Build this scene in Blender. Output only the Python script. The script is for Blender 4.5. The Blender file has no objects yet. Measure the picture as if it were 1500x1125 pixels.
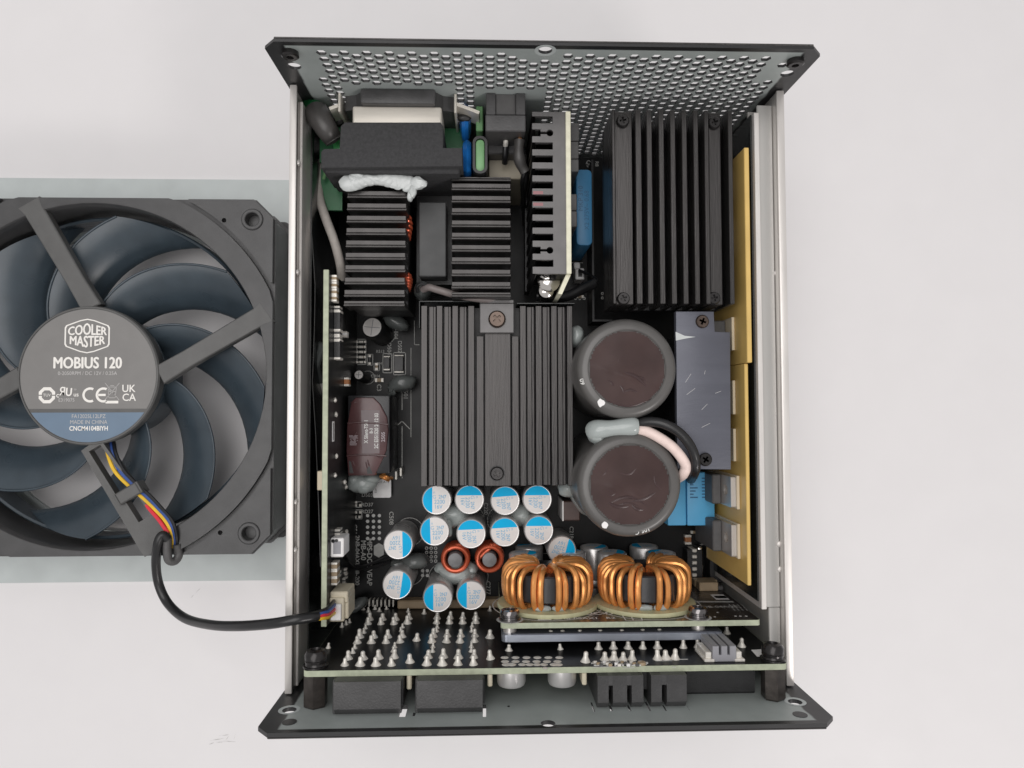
import bpy, bmesh, math, random
from mathutils import Vector, Matrix, noise
from mathutils.geometry import delaunay_2d_cdt
random.seed(7)
S = 0.01                      # every length below is in millimetres; one Blender unit is 100 mm
R = math.radians
sc = bpy.context.scene
COL = sc.collection
PI = math.pi

# ------------------------------------------------------------------ camera
CAM_POS = Vector((-15.679, -7.688, 270.044)); CAM_ROT = (0.037216, -0.033011, -0.0029822); F = 1041.35
cd = bpy.data.cameras.new('camera'); cam = bpy.data.objects.new('camera', cd); COL.objects.link(cam)
cam.location = CAM_POS * S; cam.rotation_euler = CAM_ROT
cd.sensor_width = 36; cd.lens = F / 1500 * 36; cd.clip_start = .05; cd.clip_end = 100
sc.camera = cam

# ------------------------------------------------------------------ room light
w = bpy.data.worlds.new('World'); sc.world = w; w.use_nodes = True
bg = w.node_tree.nodes['Background']; bg.inputs[0].default_value = (.985, .97, .975, 1); bg.inputs[1].default_value = .44
def area(name, loc, target, size, power, col, size_y=None):
    l = bpy.data.lights.new(name, 'AREA'); o = bpy.data.objects.new(name, l); COL.objects.link(o)
    l.shape = 'RECTANGLE'; l.size = size * S; l.size_y = (size_y or size) * S; l.energy = power; l.color = col
    o.location = Vector(loc) * S
    o.rotation_euler = (Vector(target) - Vector(loc)).to_track_quat('-Z', 'Y').to_euler()
    return o
area('ceiling_lamp', (-190, 90, 900), (0, 0, 0), 900, 420, (1, .972, .958), 620)
area('window_light', (520, -620, 620), (30, -20, 40), 240, 215, (1, .95, .925), 180)
sc.view_settings.view_transform = 'Standard'; sc.view_settings.look = 'None'
sc.view_settings.exposure = .16; sc.view_settings.gamma = 1
sc.render.resolution_x = 1024; sc.render.resolution_y = 768

# ------------------------------------------------------------------ pixel (of the 1500 px photograph) -> place at a known height / depth
_M = cam.rotation_euler.to_matrix()
def _ray(px, py): return _M @ Vector((px - 750, -(py - 562.5), -F))
def at(px, py, z): d = _ray(px, py); return CAM_POS + d * ((z - CAM_POS.z) / d.z)
def atx(px, py, x): d = _ray(px, py); return CAM_POS + d * ((x - CAM_POS.x) / d.x)
def aty(px, py, y): d = _ray(px, py); return CAM_POS + d * ((y - CAM_POS.y) / d.y)
def rect(a, b, c, d, z):
    mx, my = (a + c) / 2, (b + d) / 2
    return at(a, my, z).x, at(c, my, z).x, at(mx, d, z).y, at(mx, b, z).y      # x0 x1 y0 y1
def mmpx(z): return (CAM_POS.z - z) / F

# ------------------------------------------------------------------ materials
MATS = {}
def mat(name, col, rough=.5, metal=0, var=.12, ns=30, bump=0, bs=150, stretch=(1, 1, 1), spec=.5, rvar=.12, coat=0, sss=0):
    m = bpy.data.materials.new(name); m.use_nodes = True; nt = m.node_tree; N = nt.nodes; L = nt.links
    b = N['Principled BSDF']; b.inputs['Metallic'].default_value = metal
    b.inputs['Specular IOR Level'].default_value = spec
    if coat: b.inputs['Coat Weight'].default_value = coat; b.inputs['Coat Roughness'].default_value = .12
    if sss: b.inputs['Subsurface Weight'].default_value = sss; b.inputs['Subsurface Radius'].default_value = (.02, .02, .02)
    tc = N.new('ShaderNodeTexCoord'); mp = N.new('ShaderNodeMapping'); mp.inputs['Scale'].default_value = stretch
    L.new(tc.outputs['Object'], mp.inputs[0])
    n1 = N.new('ShaderNodeTexNoise'); n1.inputs['Scale'].default_value = ns; n1.inputs['Detail'].default_value = 5
    L.new(mp.outputs[0], n1.inputs['Vector'])
    mix = N.new('ShaderNodeMix'); mix.data_type = 'RGBA'
    mix.inputs[6].default_value = (*[c * (1 - var) for c in col], 1); mix.inputs[7].default_value = (*[min(1, c * (1 + var)) for c in col], 1)
    rp = N.new('ShaderNodeMapRange'); rp.inputs[1].default_value = .3; rp.inputs[2].default_value = .7
    L.new(n1.outputs[0], rp.inputs[0]); L.new(rp.outputs[0], mix.inputs[0]); L.new(mix.outputs[2], b.inputs['Base Color'])
    rr = N.new('ShaderNodeMapRange'); rr.inputs[1].default_value = .3; rr.inputs[2].default_value = .7
    rr.inputs[3].default_value = max(.02, rough - rvar * rough); rr.inputs[4].default_value = min(1, rough + rvar * rough)
    n3 = N.new('ShaderNodeTexNoise'); n3.inputs['Scale'].default_value = ns * .6; L.new(mp.outputs[0], n3.inputs['Vector'])
    L.new(n3.outputs[0], rr.inputs[0]); L.new(rr.outputs[0], b.inputs['Roughness'])
    if bump:
        n2 = N.new('ShaderNodeTexNoise'); n2.inputs['Scale'].default_value = bs; n2.inputs['Detail'].default_value = 3
        L.new(mp.outputs[0], n2.inputs['Vector'])
        bp = N.new('ShaderNodeBump'); bp.inputs['Strength'].default_value = bump; bp.inputs['Distance'].default_value = .002
        L.new(n2.outputs[0], bp.inputs['Height']); L.new(bp.outputs[0], b.inputs['Normal'])
    m['mix'] = mix.name; MATS[name] = m
    return m
def paint(name, col, col2, rough, half_x, top_z):
    """sheet steel whose coloured paint laps round the edge: zinc grey field, black border"""
    m = mat(name, col, rough, 0, .07, 12, .08, 220); nt = m.node_tree; N = nt.nodes; L = nt.links
    mixn = N[m['mix']]; tc = [n for n in N if n.type == 'TEX_COORD'][0]
    sx = N.new('ShaderNodeSeparateXYZ'); L.new(tc.outputs['Object'], sx.inputs[0])
    ab = N.new('ShaderNodeMath'); ab.operation = 'ABSOLUTE'; L.new(sx.outputs[0], ab.inputs[0])
    nz = N.new('ShaderNodeTexNoise'); nz.inputs['Scale'].default_value = 14; L.new(tc.outputs['Object'], nz.inputs['Vector'])
    nm = N.new('ShaderNodeMath'); nm.operation = 'MULTIPLY_ADD'; nm.inputs[1].default_value = .02; nm.inputs[2].default_value = -.01
    L.new(nz.outputs[0], nm.inputs[0])
    ad = N.new('ShaderNodeMath'); L.new(ab.outputs[0], ad.inputs[0]); L.new(nm.outputs[0], ad.inputs[1])
    c1 = N.new('ShaderNodeMapRange'); c1.inputs[1].default_value = half_x * S - .003; c1.inputs[2].default_value = half_x * S + .003
    L.new(ad.outputs[0], c1.inputs[0])
    c2 = N.new('ShaderNodeMapRange'); c2.inputs[1].default_value = top_z * S - .002; c2.inputs[2].default_value = top_z * S + .002
    L.new(sx.outputs[2], c2.inputs[0])
    mx0 = N.new('ShaderNodeMath'); mx0.operation = 'MAXIMUM'; L.new(c1.outputs[0], mx0.inputs[0]); L.new(c2.outputs[0], mx0.inputs[1])
    # the cut edges (holes and rim) carry the black outer coat
    sn = N.new('ShaderNodeSeparateXYZ'); L.new(tc.outputs['Normal'], sn.inputs[0])
    an = N.new('ShaderNodeMath'); an.operation = 'ABSOLUTE'; L.new(sn.outputs[1], an.inputs[0])
    ln = N.new('ShaderNodeMath'); ln.operation = 'LESS_THAN'; ln.inputs[1].default_value = .5; L.new(an.outputs[0], ln.inputs[0])
    mx = N.new('ShaderNodeMath'); mx.operation = 'MAXIMUM'; L.new(mx0.outputs[0], mx.inputs[0]); L.new(ln.outputs[0], mx.inputs[1])
    m2 = N.new('ShaderNodeMix'); m2.data_type = 'RGBA'; m2.inputs[7].default_value = (*col2, 1)
    L.new(mx.outputs[0], m2.inputs[0]); L.new(mixn.outputs[2], m2.inputs[6])
    L.new(m2.outputs[2], N['Principled BSDF'].inputs['Base Color'])
    return m
M_table = mat('table_laminate', (.735, .722, .726), .5, 0, .009, 7, .07, 240, spec=.3)
M_zinc = mat('zinc_grey_paint', (.49, .53, .525), .42, 0, .06, 9, .06, 250)
M_panel = paint('panel_paint', (.36, .395, .385), (.016, .016, .017), .4, 69.4, 84.1)
M_black_paint = mat('black_paint', (.014, .014, .015), .38, 0, .2, 30, .15, 300)
M_steel = mat('bare_steel', (.62, .595, .57), .32, .65, .12, 14, .06, 120, (1, .12, 1))
M_ledge = mat('galvanised_ledge', (.50, .49, .47), .36, .5, .06, 14, .06, 120, (1, .12, 1))
M_edge = mat('cut_steel_edge', (.72, .69, .66), .40, .5, .06, 40, .12, 200, (1, .15, 1))
M_mylar = mat('black_insulating_film', (.012, .014, .014), .18, 0, .2, 20)
M_anod = mat('black_anodised_aluminium', (.056, .053, .052), .30, .65, .14, 24, .18, 320, (1, 1, 1))
M_anod_y = mat('black_anodised_extrusion', (.056, .053, .052), .30, .7, .16, 26, .22, 260, (1, .06, 1))
M_anod_dark = mat('dark_anodised_aluminium', (.014, .0135, .014), .42, .2, .2, 24, .15, 300)
M_comb = mat('grey_anodised_sheet', (.125, .121, .121), .40, .4, .1, 18, .12, 260)
M_pcb = mat('black_solder_mask', (.0095, .0098, .0102), .34, 0, .25, 16, .05, 90, spec=.2)
M_pcb_brown = mat('dark_brown_solder_mask', (.022, .018, .016), .28, 0, .25, 16, .05, 90)
M_fr4 = mat('board_cut_edge', (.42, .455, .335), .6, 0, .12, 60, .2, 200)
M_pad = mat('cream_green_pad', (.50, .49, .30), .55, 0, .08, 40)
M_cream = mat('cream_board_edge', (.72, .70, .55), .6, 0, .08, 50, .1, 200)
M_silk = mat('white_print', (.62, .62, .60), .6, 0, .1, 60)
M_silkdim = mat('grey_print', (.46, .46, .44), .6, 0, .1, 60)
M_solder = mat('solder', (.76, .73, .67), .42, .3, .12, 70, .25, 120)
M_blackpl = mat('black_plastic', (.022, .022, .023), .45, 0, .2, 30, .25, 300)
M_blackpl2 = mat('worn_black_plastic', (.060, .059, .060), .42, 0, .38, 9, .4, 200)
M_foam = mat('black_foam', (.046, .046, .048), .9, 0, .16, 160, .8, 900)
M_frame = mat('fan_frame_plastic', (.054, .054, .055), .34, 0, .12, 20, .3, 420)
M_strut = mat('fan_strut_plastic', (.088, .088, .086), .38, 0, .12, 20, .3, 420)
M_blade = mat('dark_blue_blade_plastic', (.042, .058, .072), .30, 0, .12, 14, .15, 380)
M_label = mat('fan_label_grey', (.185, .180, .174), .42, 0, .04, 20)
M_labelblue = mat('fan_label_blue', (.125, .185, .26), .42, 0, .04, 20)
M_labelprint = mat('fan_label_print', (.80, .78, .74), .5, 0, .05, 40)
M_labeldim = mat('fan_label_fine_print', (.50, .49, .48), .5, 0, .05, 40)
M_capcan = mat('capacitor_aluminium', (.66, .645, .635), .30, .6, .04, 20)
M_captop = mat('capacitor_top_white', (.75, .72, .70), .38, .1, .04, 20)
M_cyan = mat('cyan_ink', (.002, .50, .90), .45, 0, .04, 20, spec=.15)
M_capink = mat('capacitor_blue_print', (.24, .50, .72), .5, 0, .1, 40)
M_sleeve = mat('grey_shrink_sleeve', (.098, .094, .090), .32, 0, .12, 12, .06, 60)
M_disc = mat('brown_film_disc', (.056, .034, .032), .34, 0, .25, 7, .12, 12, spec=.2)
M_copper = mat('copper_enamel_orange', (.88, .38, .12), .27, .6, .10, 20)
M_redcop = mat('copper_enamel_red', (.56, .11, .05), .24, .45, .10, 20)
M_ferrite = mat('black_ferrite', (.018, .018, .020), .30, 0, .2, 24, .15, 120)
M_ferrgrey = mat('grey_ferrite', (.20, .20, .205), .5, .2, .15, 40, .3, 200)
M_glue = mat('grey_silicone', (.37, .405, .395), .17, 0, .06, 9, .03, 20, sss=.15)
M_gluedark = mat('dark_grey_silicone', (.12, .13, .127), .22, 0, .16, 16, .12, 40)
M_gluewhite = mat('white_silicone', (.54, .565, .56), .25, 0, .06, 14, .1, 30, sss=.1)
M_yellow = mat('yellow_insulating_plate', (.66, .45, .145), .42, 0, .06, 12, .05, 60)
M_ceramic = mat('cream_ceramic', (.66, .57, .42), .45, 0, .05, 16)
M_bluebox = mat('blue_capacitor_case', (.058, .235, .44), .42, 0, .06, 14, .05, 60)
M_bluebox2 = mat('light_blue_capacitor_case', (.10, .40, .68), .40, 0, .05, 14, .05, 60)
M_blueink = mat('dark_blue_print', (.03, .13, .26), .5)
M_brownT = mat('brown_polyester_tape', (.074, .032, .033), .26, 0, .30, 8, .9, 9, coat=.12)
M_tapefaint = mat('faded_print', (.36, .31, .33), .5)
M_bracket = mat('brushed_grey_aluminium', (.104, .108, .132), .40, .3, .07, 18, .2, 160, (.25, 1.5, 1))
M_alu = mat('spreader_aluminium', (.36, .39, .45), .30, .7, .12, 20, .1, 120, (.3, 1, 1))
M_green = mat('green_solder_mask', (.014, .135, .045), .4, 0, .15, 20)
M_greenlt = mat('green_varistor', (.16, .34, .15), .45, 0, .1, 20)
M_bluecer = mat('blue_disc_ceramic', (.012, .13, .42), .28, 0, .12, 20, coat=.3)
M_beige = mat('beige_plastic', (.40, .36, .28), .5, 0, .08, 20)
M_whitepl = mat('white_plastic', (.82, .81, .80), .45, 0, .05, 20)
M_cream_pl = mat('ivory_plastic', (.62, .56, .43), .5, 0, .06, 20)
M_greypl = mat('grey_connector_plastic', (.27, .27, .29), .5, 0, .08, 20)
M_wire_black = mat('black_wire', (.014, .014, .015), .34, 0, .2, 20)
M_wire_grey = mat('grey_fibreglass_sleeve', (.52, .48, .44), .6, 0, .1, 60, .2, 300)
M_wire_brown = mat('brown_grey_sleeve', (.17, .145, .14), .5, 0, .1, 60, .2, 300)
M_wire_pink = mat('pink_sleeve', (.82, .66, .61), .5, 0, .06, 60, .1, 300)
M_wire_yellow = mat('yellow_wire', (.80, .50, .03), .4)
M_wire_blue = mat('blue_wire', (.035, .085, .30), .4)
M_wire_red = mat('red_wire', (.72, .035, .06), .4)
M_shrink = mat('grey_heat_shrink', (.055, .052, .050), .4, 0, .1, 20)
M_screw = mat('black_screw', (.035, .033, .033), .28, .6, .15, 40)
M_screwbrown = mat('bronze_screw', (.10, .075, .062), .3, .8, .15, 40)
M_darkchrome = mat('dark_chrome_screw', (.20, .19, .19), .18, .95, .1, 40)
M_bright = mat('bright_white_paper', (.88, .87, .86), .5)
M_silver = mat('bright_can_top', (.88, .85, .82), .35, .25, .05, 20)
M_chrome = mat('bright_nickel', (.75, .72, .68), .14, 1, .05, 20)
M_hex = mat('blackened_hex_standoff', (.060, .052, .047), .32, .5, .35, 34, .3, 60)
M_orange = mat('orange_chip_capacitor', (.40, .16, .06), .4)
M_tan = mat('tan_chip', (.36, .27, .17), .45)
M_dark = mat('black_epoxy', (.018, .018, .019), .4, 0, .15, 40, .15, 300)
M_greypk = mat('grey_epoxy_package', (.085, .083, .083), .5, 0, .12, 40, .2, 300)
M_pottedgrey = mat('grey_relay_top', (.083, .085, .086), .55, 0, .1, 18, .12, 200)
M_inlet = mat('nickel_inlet_shell', (.70, .66, .59), .38, .35, .06, 14, .05, 50, (.3, 2, 1))
M_scuff = mat('grey_scuff', (.52, .51, .505), .8)

# ------------------------------------------------------------------ mesh builder
WO = {}                                            # world origin of every object (mm)
_txt = {}
def text_geo(s, bold=0):
    k = (s, bold)
    if k not in _txt:
        c = bpy.data.curves.new('t', 'FONT'); c.body = s; c.size = 1; c.align_x = 'CENTER'; c.align_y = 'CENTER'
        c.resolution_u = 3; c.offset = bold; c.fill_mode = 'FRONT'
        o = bpy.data.objects.new('t', c)
        me = bpy.data.meshes.new_from_object(o)
        _txt[k] = ([v.co.copy() for v in me.vertices], [tuple(p.vertices) for p in me.polygons])
        bpy.data.objects.remove(o); bpy.data.meshes.remove(me); bpy.data.curves.remove(c)
    return _txt[k]

class B:
    def __init__(s): s.v = []; s.f = []; s.sm = []
    def add(s, vs, fs, smooth=False, M=None):
        n = len(s.v)
        s.v += [tuple(M @ Vector(v)) if M else tuple(v) for v in vs]
        s.f += [tuple(i + n for i in f) for f in fs]; s.sm += [smooth] * len(fs)
        return s
    def bm_add(s, bm, M=None, smooth=False):
        bm.verts.index_update()
        s.add([v.co.copy() for v in bm.verts], [tuple(v.index for v in f.verts) for f in bm.faces], smooth, M); bm.free(); return s
    def box(s, x0, x1, y0, y1, z0, z1, bev=0, seg=1, M=None):
        x0, x1 = min(x0, x1), max(x0, x1); y0, y1 = min(y0, y1), max(y0, y1); z0, z1 = min(z0, z1), max(z0, z1)
        vs = [(x, y, z) for z in (z0, z1) for y in (y0, y1) for x in (x0, x1)]
        fs = [(0, 2, 3, 1), (4, 5, 7, 6), (0, 1, 5, 4), (2, 6, 7, 3), (0, 4, 6, 2), (1, 3, 7, 5)]
        bev = min(bev, .45 * min(x1 - x0, y1 - y0, z1 - z0))
        if bev <= 0: return s.add(vs, fs, False, M)
        bm = bmesh.new(); bv = [bm.verts.new(v) for v in vs]
        for f in fs: bm.faces.new([bv[i] for i in f])
        bmesh.ops.bevel(bm, geom=bm.edges[:], offset=bev, segments=seg, affect='EDGES', profile=.5)
        return s.bm_add(bm, M, seg > 1)
    def prism(s, pts, z0, z1, bev=0, holes=(), M=None, seg=1):
        """outline in XY (with holes) drawn up from z0 to z1"""
        if bev and not holes:
            bm = bmesh.new(); n = len(pts)
            lo = [bm.verts.new((p[0], p[1], z0)) for p in pts]; hi = [bm.verts.new((p[0], p[1], z1)) for p in pts]
            bm.faces.new(lo[::-1]); top = bm.faces.new(hi)
            for i in range(n): bm.faces.new((lo[i], lo[(i + 1) % n], hi[(i + 1) % n], hi[i]))
            bmesh.ops.recalc_face_normals(bm, faces=bm.faces[:])
            bmesh.ops.bevel(bm, geom=list(top.edges), offset=bev, segments=seg, affect='EDGES', profile=.5)
            return s.bm_add(bm, M, seg > 1)
        loops = [list(pts)] + [list(h) for h in holes]
        vs = []; es = []
        for lp in loops:
            n0 = len(vs); vs += [Vector((p[0], p[1])) for p in lp]
            es += [(n0 + i, n0 + (i + 1) % len(lp)) for i in range(len(lp))]
        ov, oe, of, orig, *_ = delaunay_2d_cdt(vs, es, [], 1, 1e-5)
        which = []; first = [0]
        for lp in loops: first.append(first[-1] + len(lp)); which += [len(first) - 2] * len(lp)
        lo = [which[o_[0]] if o_ else -1 for o_ in orig]
        def inside(x, y, lp):
            c = False
            for i in range(len(lp)):
                (xa, ya), (xb, yb) = lp[i][:2], lp[i - 1][:2]
                if (ya > y) != (yb > y) and x < (xb - xa) * (y - ya) / (yb - ya) + xa: c = not c
            return c
        keep = []
        for f in of:
            k = lo[f[0]]
            if k >= 0 and all(lo[i] == k for i in f):
                x = sum(ov[i].x for i in f) / len(f); y = sum(ov[i].y for i in f) / len(f)
                if inside(x, y, loops[k]) == (k > 0): continue
            keep.append(f)
        of = keep
        V = [(v.x, v.y, z1) for v in ov]; n = len(V)
        V += [(v.x, v.y, z0) for v in ov]
        Fc = []
        for f in of:
            a = sum(ov[f[i]].x * ov[f[(i + 1) % len(f)]].y - ov[f[(i + 1) % len(f)]].x * ov[f[i]].y for i in range(len(f)))
            f = tuple(f) if a > 0 else tuple(f)[::-1]
            Fc.append(f); Fc.append(tuple(i + n for i in f[::-1]))
        m = len(V)
        for k, lp in enumerate(loops):
            a = sum(lp[i][0] * lp[(i + 1) % len(lp)][1] - lp[(i + 1) % len(lp)][0] * lp[i][1] for i in range(len(lp)))
            if (a > 0) == (k > 0): lp = lp[::-1]
            b0 = len(V); L = len(lp)
            V += [(p[0], p[1], z0) for p in lp] + [(p[0], p[1], z1) for p in lp]
            for i in range(L):
                j = (i + 1) % L; Fc.append((b0 + i, b0 + j, b0 + L + j, b0 + L + i))
        return s.add(V, Fc, False, M)
    def lathe(s, prof, c=(0, 0, 0), n=32, axis='z', M=None, smooth=True, cap=True):
        """profile of (radius, height) turned round an axis"""
        V = []; Fc = []
        for r, h in prof:
            for i in range(n):
                a = 2 * PI * i / n; x, y = r * math.cos(a), r * math.sin(a)
                V.append({'z': (x, y, h), 'y': (y, h, x), 'x': (h, x, y)}[axis])
        for k in range(len(prof) - 1):
            for i in range(n):
                j = (i + 1) % n; Fc.append((k * n + i, k * n + j, (k + 1) * n + j, (k + 1) * n + i))
        cap = cap and prof[0] != prof[-1]
        if cap and prof[0][0] > 0: Fc.append(tuple(range(n))[::-1])
        if cap and prof[-1][0] > 0: Fc.append(tuple((len(prof) - 1) * n + i for i in range(n)))
        V = [Vector(v) + Vector(c) for v in V]
        return s.add(V, Fc, smooth, M)
    def cyl(s, c, r, h, axis='z', n=28, bev=0, M=None):
        p = [(r, 0), (r, h)] if not bev else [(r - bev, 0), (r, bev), (r, h - bev), (r - bev * .3, h - bev * .3), (r - bev, h)]
        return s.lathe(p, c, n, axis, M)
    def tube(s, pts, r, n=10, sub=6, closed=False, spline=True, taper=None):
        P = [Vector(p) for p in pts]
        if spline:
            Q = []; m = len(P); rng = range(m if closed else m - 1)
            for i in rng:
                p0 = P[(i - 1) % m] if closed or i > 0 else P[0] * 2 - P[1]
                p1 = P[i]; p2 = P[(i + 1) % m]
                p3 = P[(i + 2) % m] if closed or i + 2 < m else P[-1] * 2 - P[-2]
                for k in range(sub):
                    t = k / sub
                    Q.append(.5 * (2 * p1 + (p2 - p0) * t + (2 * p0 - 5 * p1 + 4 * p2 - p3) * t * t + (3 * p1 - p0 - 3 * p2 + p3) * t ** 3))
            if not closed: Q.append(P[-1])
            P = Q
        m = len(P); V = []; Fc = []
        up = None
        for i in range(m):
            if closed: t = P[(i + 1) % m] - P[i - 1]
            else: t = P[min(i + 1, m - 1)] - P[max(i - 1, 0)]
            t.normalize()
            if up is None: up = t.orthogonal().normalized()
            up = (up - t * up.dot(t)).normalized(); sd = t.cross(up)
            rr = r if taper is None else r * taper(i / (m - 1))
            for k in range(n):
                a = 2 * PI * k / n; V.append(P[i] + (up * math.cos(a) + sd * math.sin(a)) * rr)
        for i in range(m if closed else m - 1):
            for k in range(n):
                l = (k + 1) % n; j = (i + 1) % m
                Fc.append((i * n + k, i * n + l, j * n + l, j * n + k))
        if not closed:
            Fc.append(tuple(range(n))[::-1]); Fc.append(tuple((m - 1) * n + k for k in range(n)))
        return s.add(V, Fc, True)
    def blob(s, c, rad, seed=0, amp=.22, freq=1.3, rotz=0, sub=3):
        bm = bmesh.new(); bmesh.ops.create_icosphere(bm, subdivisions=sub, radius=1)
        off = Vector((seed * 7.3, seed * 3.1, seed * 1.7))
        for v in bm.verts:
            d = v.co.normalized(); k = 1 + amp * noise.noise(d * freq + off) + amp * .5 * noise.noise(d * freq * 2.7 + off)
            v.co = d * k
        M = Matrix.Translation(Vector(c)) @ Matrix.Rotation(rotz, 4, 'Z') @ Matrix.Diagonal((*rad, 1))
        return s.bm_add(bm, M, True)
    def text(s, t, size, loc, rotz=0, bold=0, M=None, sx=1, warp=None, h=.03):
        V, Fc = text_geo(t, bold)
        # size = height of a capital letter in mm (built-in font: capitals are about .69 of the size)
        k = size / .69; T = (M or Matrix()) @ Matrix.Translation(Vector(loc)) @ Matrix.Rotation(rotz, 4, 'Z')
        out = []
        for v in V:
            x, y = v.x * k * sx, v.y * k
            if warp: x, y = warp(x, y)
            out.append((x, y, 0))
        return s.add(out, Fc, False, T)
    def btext(s, t, size, loc, d=.07, **k):
        for i, (dx, dy) in enumerate(((-d, 0), (d, 0), (0, d * .7), (0, -d * .7))): s.text(t, size, (loc[0] + dx, loc[1] + dy, loc[2] + .006 * i), **k)
        return s
    def line(s, pts, wd, z, closed=False):
        """thin printed line on a flat board"""
        n = len(pts)
        for i in range(n if closed else n - 1):
            a = Vector(pts[i]).to_2d(); b = Vector(pts[(i + 1) % n]).to_2d(); d = (b - a)
            if d.length < 1e-6: continue
            d.normalize(); q = Vector((-d.y, d.x)) * wd / 2; a = a - d * wd / 2; b = b + d * wd / 2
            s.add([(*(a - q), z), (*(b - q), z), (*(b + q), z), (*(a + q), z)], [(0, 1, 2, 3)])
        return s
    def obj(s, name, m, parent=None, label=None, origin=None, sharp=35, cat=None, group=None, rel=False):
        """link what was built as ONE mesh object; its origin sits at the middle of its foot"""
        xs, ys, zs = zip(*s.v)
        if origin is None: origin = ((min(xs) + max(xs)) / 2, (min(ys) + max(ys)) / 2, min(zs))
        O = Vector(origin)
        me = bpy.data.meshes.new(name)
        me.from_pydata([(Vector(v) - O) * S for v in s.v], [], s.f); me.materials.append(m)
        me.polygons.foreach_set('use_smooth', s.sm); me.update()
        bm = bmesh.new(); bm.from_mesh(me); bmesh.ops.recalc_face_normals(bm, faces=bm.faces[:]) if len(s.f) > 5 and all(len(f) > 2 for f in s.f) and not name.startswith('letter') and not name.startswith('print') else None
        bm.to_mesh(me); bm.free()
        if any(s.sm): me.set_sharp_from_angle(angle=R(sharp))
        o = bpy.data.objects.new(name, me); COL.objects.link(o)
        WO[o.name] = O
        o.location = O * S
        if parent: o.parent = parent; o.location = (O - WO[parent.name]) * S
        if label: o['label'] = label
        if cat: o['category'] = cat
        if group: o['group'] = group
        if name in ('lettering', 'printed_marking'): o['kind'] = 'stuff'
        return o
def dup(o, loc, parent, rotz=None, label=None):
    """a copy of a piece and of the pieces it carries; meshes are shared"""
    c = o.copy(); COL.objects.link(c); c.parent = parent
    L = Vector(loc); WO[c.name] = L
    c.location = (L - (WO[parent.name] if parent else Vector())) * S
    if rotz is not None: c.rotation_euler.z = rotz
    if label: c['label'] = label
    for ch in list(o.children):
        k = ch.copy(); COL.objects.link(k); k.parent = c; WO[k.name] = L + (WO[ch.name] - WO[o.name])
    return c
def empty(name, loc, label, cat):
    o = bpy.data.objects.new(name, None); COL.objects.link(o); o.location = Vector(loc) * S; o.empty_display_size = .1
    WO[o.name] = Vector(loc); o['label'] = label; o['category'] = cat
    return o
def circ(x, y, r, n=24, a0=0): return [(x + r * math.cos(a0 + 2 * PI * i / n), y + r * math.sin(a0 + 2 * PI * i / n)) for i in range(n)]
def rrect(x0, x1, y0, y1, r, n=4):
    P = []
    for cx, cy, a in ((x1 - r, y1 - r, 0), (x0 + r, y1 - r, 90), (x0 + r, y0 + r, 180), (x1 - r, y0 + r, 270)):
        P += [(cx + r * math.cos(R(a + 90 * i / n)), cy + r * math.sin(R(a + 90 * i / n))) for i in range(n + 1)]
    return P
def cross(x, y, a, wd, rot=0):
    P = [(a, wd), (wd, wd), (wd, a), (-wd, a), (-wd, wd), (-a, wd), (-a, -wd), (-wd, -wd), (-wd, -a), (wd, -a), (wd, -wd), (a, -wd)]
    c, s_ = math.cos(rot), math.sin(rot)
    return [(x + p[0] * c - p[1] * s_, y + p[0] * s_ + p[1] * c) for p in P]
def screw(b, x, y, z, r, h=1.2, rot=.3, n=24, M=None):
    """countersunk cross-head screw, recess cut into the head"""
    b.prism(circ(x, y, r * .82, n), z + h * .45, z + h, 0, [cross(x, y, r * .52, r * .15, rot)], M)
    b.lathe([(r, 0), (r, h * .55), (r * .95, h * .8), (r * .82, h)], (x, y, z), n, 'z', M) if False else None
    V = []; prof = [(r, 0), (r, h * .5), (r * .94, h * .82), (r * .82, h)]
    Fc = []
    for q, (rr, hh) in enumerate(prof): V += [(x + rr * math.cos(2 * PI * i / n), y + rr * math.sin(2 * PI * i / n), z + hh) for i in range(n)]
    for q in range(3):
        for i in range(n): Fc.append((q * n + i, q * n + (i + 1) % n, (q + 1) * n + (i + 1) % n, (q + 1) * n + i))
    b.add(V, Fc, True, M)
    b.prism(circ(x, y, r * .9, n), z, z + h * .3, 0, (), M)
    return b
# ================================================================== the table
t = B().box(-900, 900, -800, 800, -20, 0).obj('table', M_table); t['kind'] = 'structure'; t['label'] = 'off white table top under the power supply and the fan'
sb = B()
for (px, py, L, a) in ((318, 1083, 5.2, .15), (328, 1077, 3.6, .1), (336, 1086, 4.6, -.1), (333, 1081, 2.2, .9), (344, 1079, 2.4, 1.3), (310, 1089, 2, .3), (322, 1087, 2.6, .05), (290, 865, 3.0, .8), (282, 873, 1.6, .8)):
    p = at(px, py, .05); n = 7
    sb.add([(p.x + L * (k / n - .5) * math.cos(a), p.y + L * (k / n - .5) * math.sin(a) + random.uniform(-.1, .1) + q * (.16 if q < 0 else .12) * (1 - abs(2 * k / n - 1)), .05) for k in range(n + 1) for q in (-1, 1)],
           [(2 * k, 2 * k + 2, 2 * k + 3, 2 * k + 1) for k in range(n)])
so = sb.obj('printed_scuff_mark', M_scuff, t, origin=(0, 0, .05)); so.name = 'scuff_mark'

# ================================================================== the cover lying under the fan
cx, cy = -147.1, 4.3
CY0, CY1 = -70.4, 79.4
y0 = at(200, 852, 1.2).y; y1 = at(200, 262, 1.2).y
cov = B().prism(rrect(-232, -68.5, y0, y1, 1.2), 0, 1.2, 0, [circ(cx, cy, 56.5, 72)])
cov = cov.obj('cover_panel', M_zinc, None, 'flat grey green sheet metal cover lying on the table beneath the fan', cat='cover')

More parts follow.
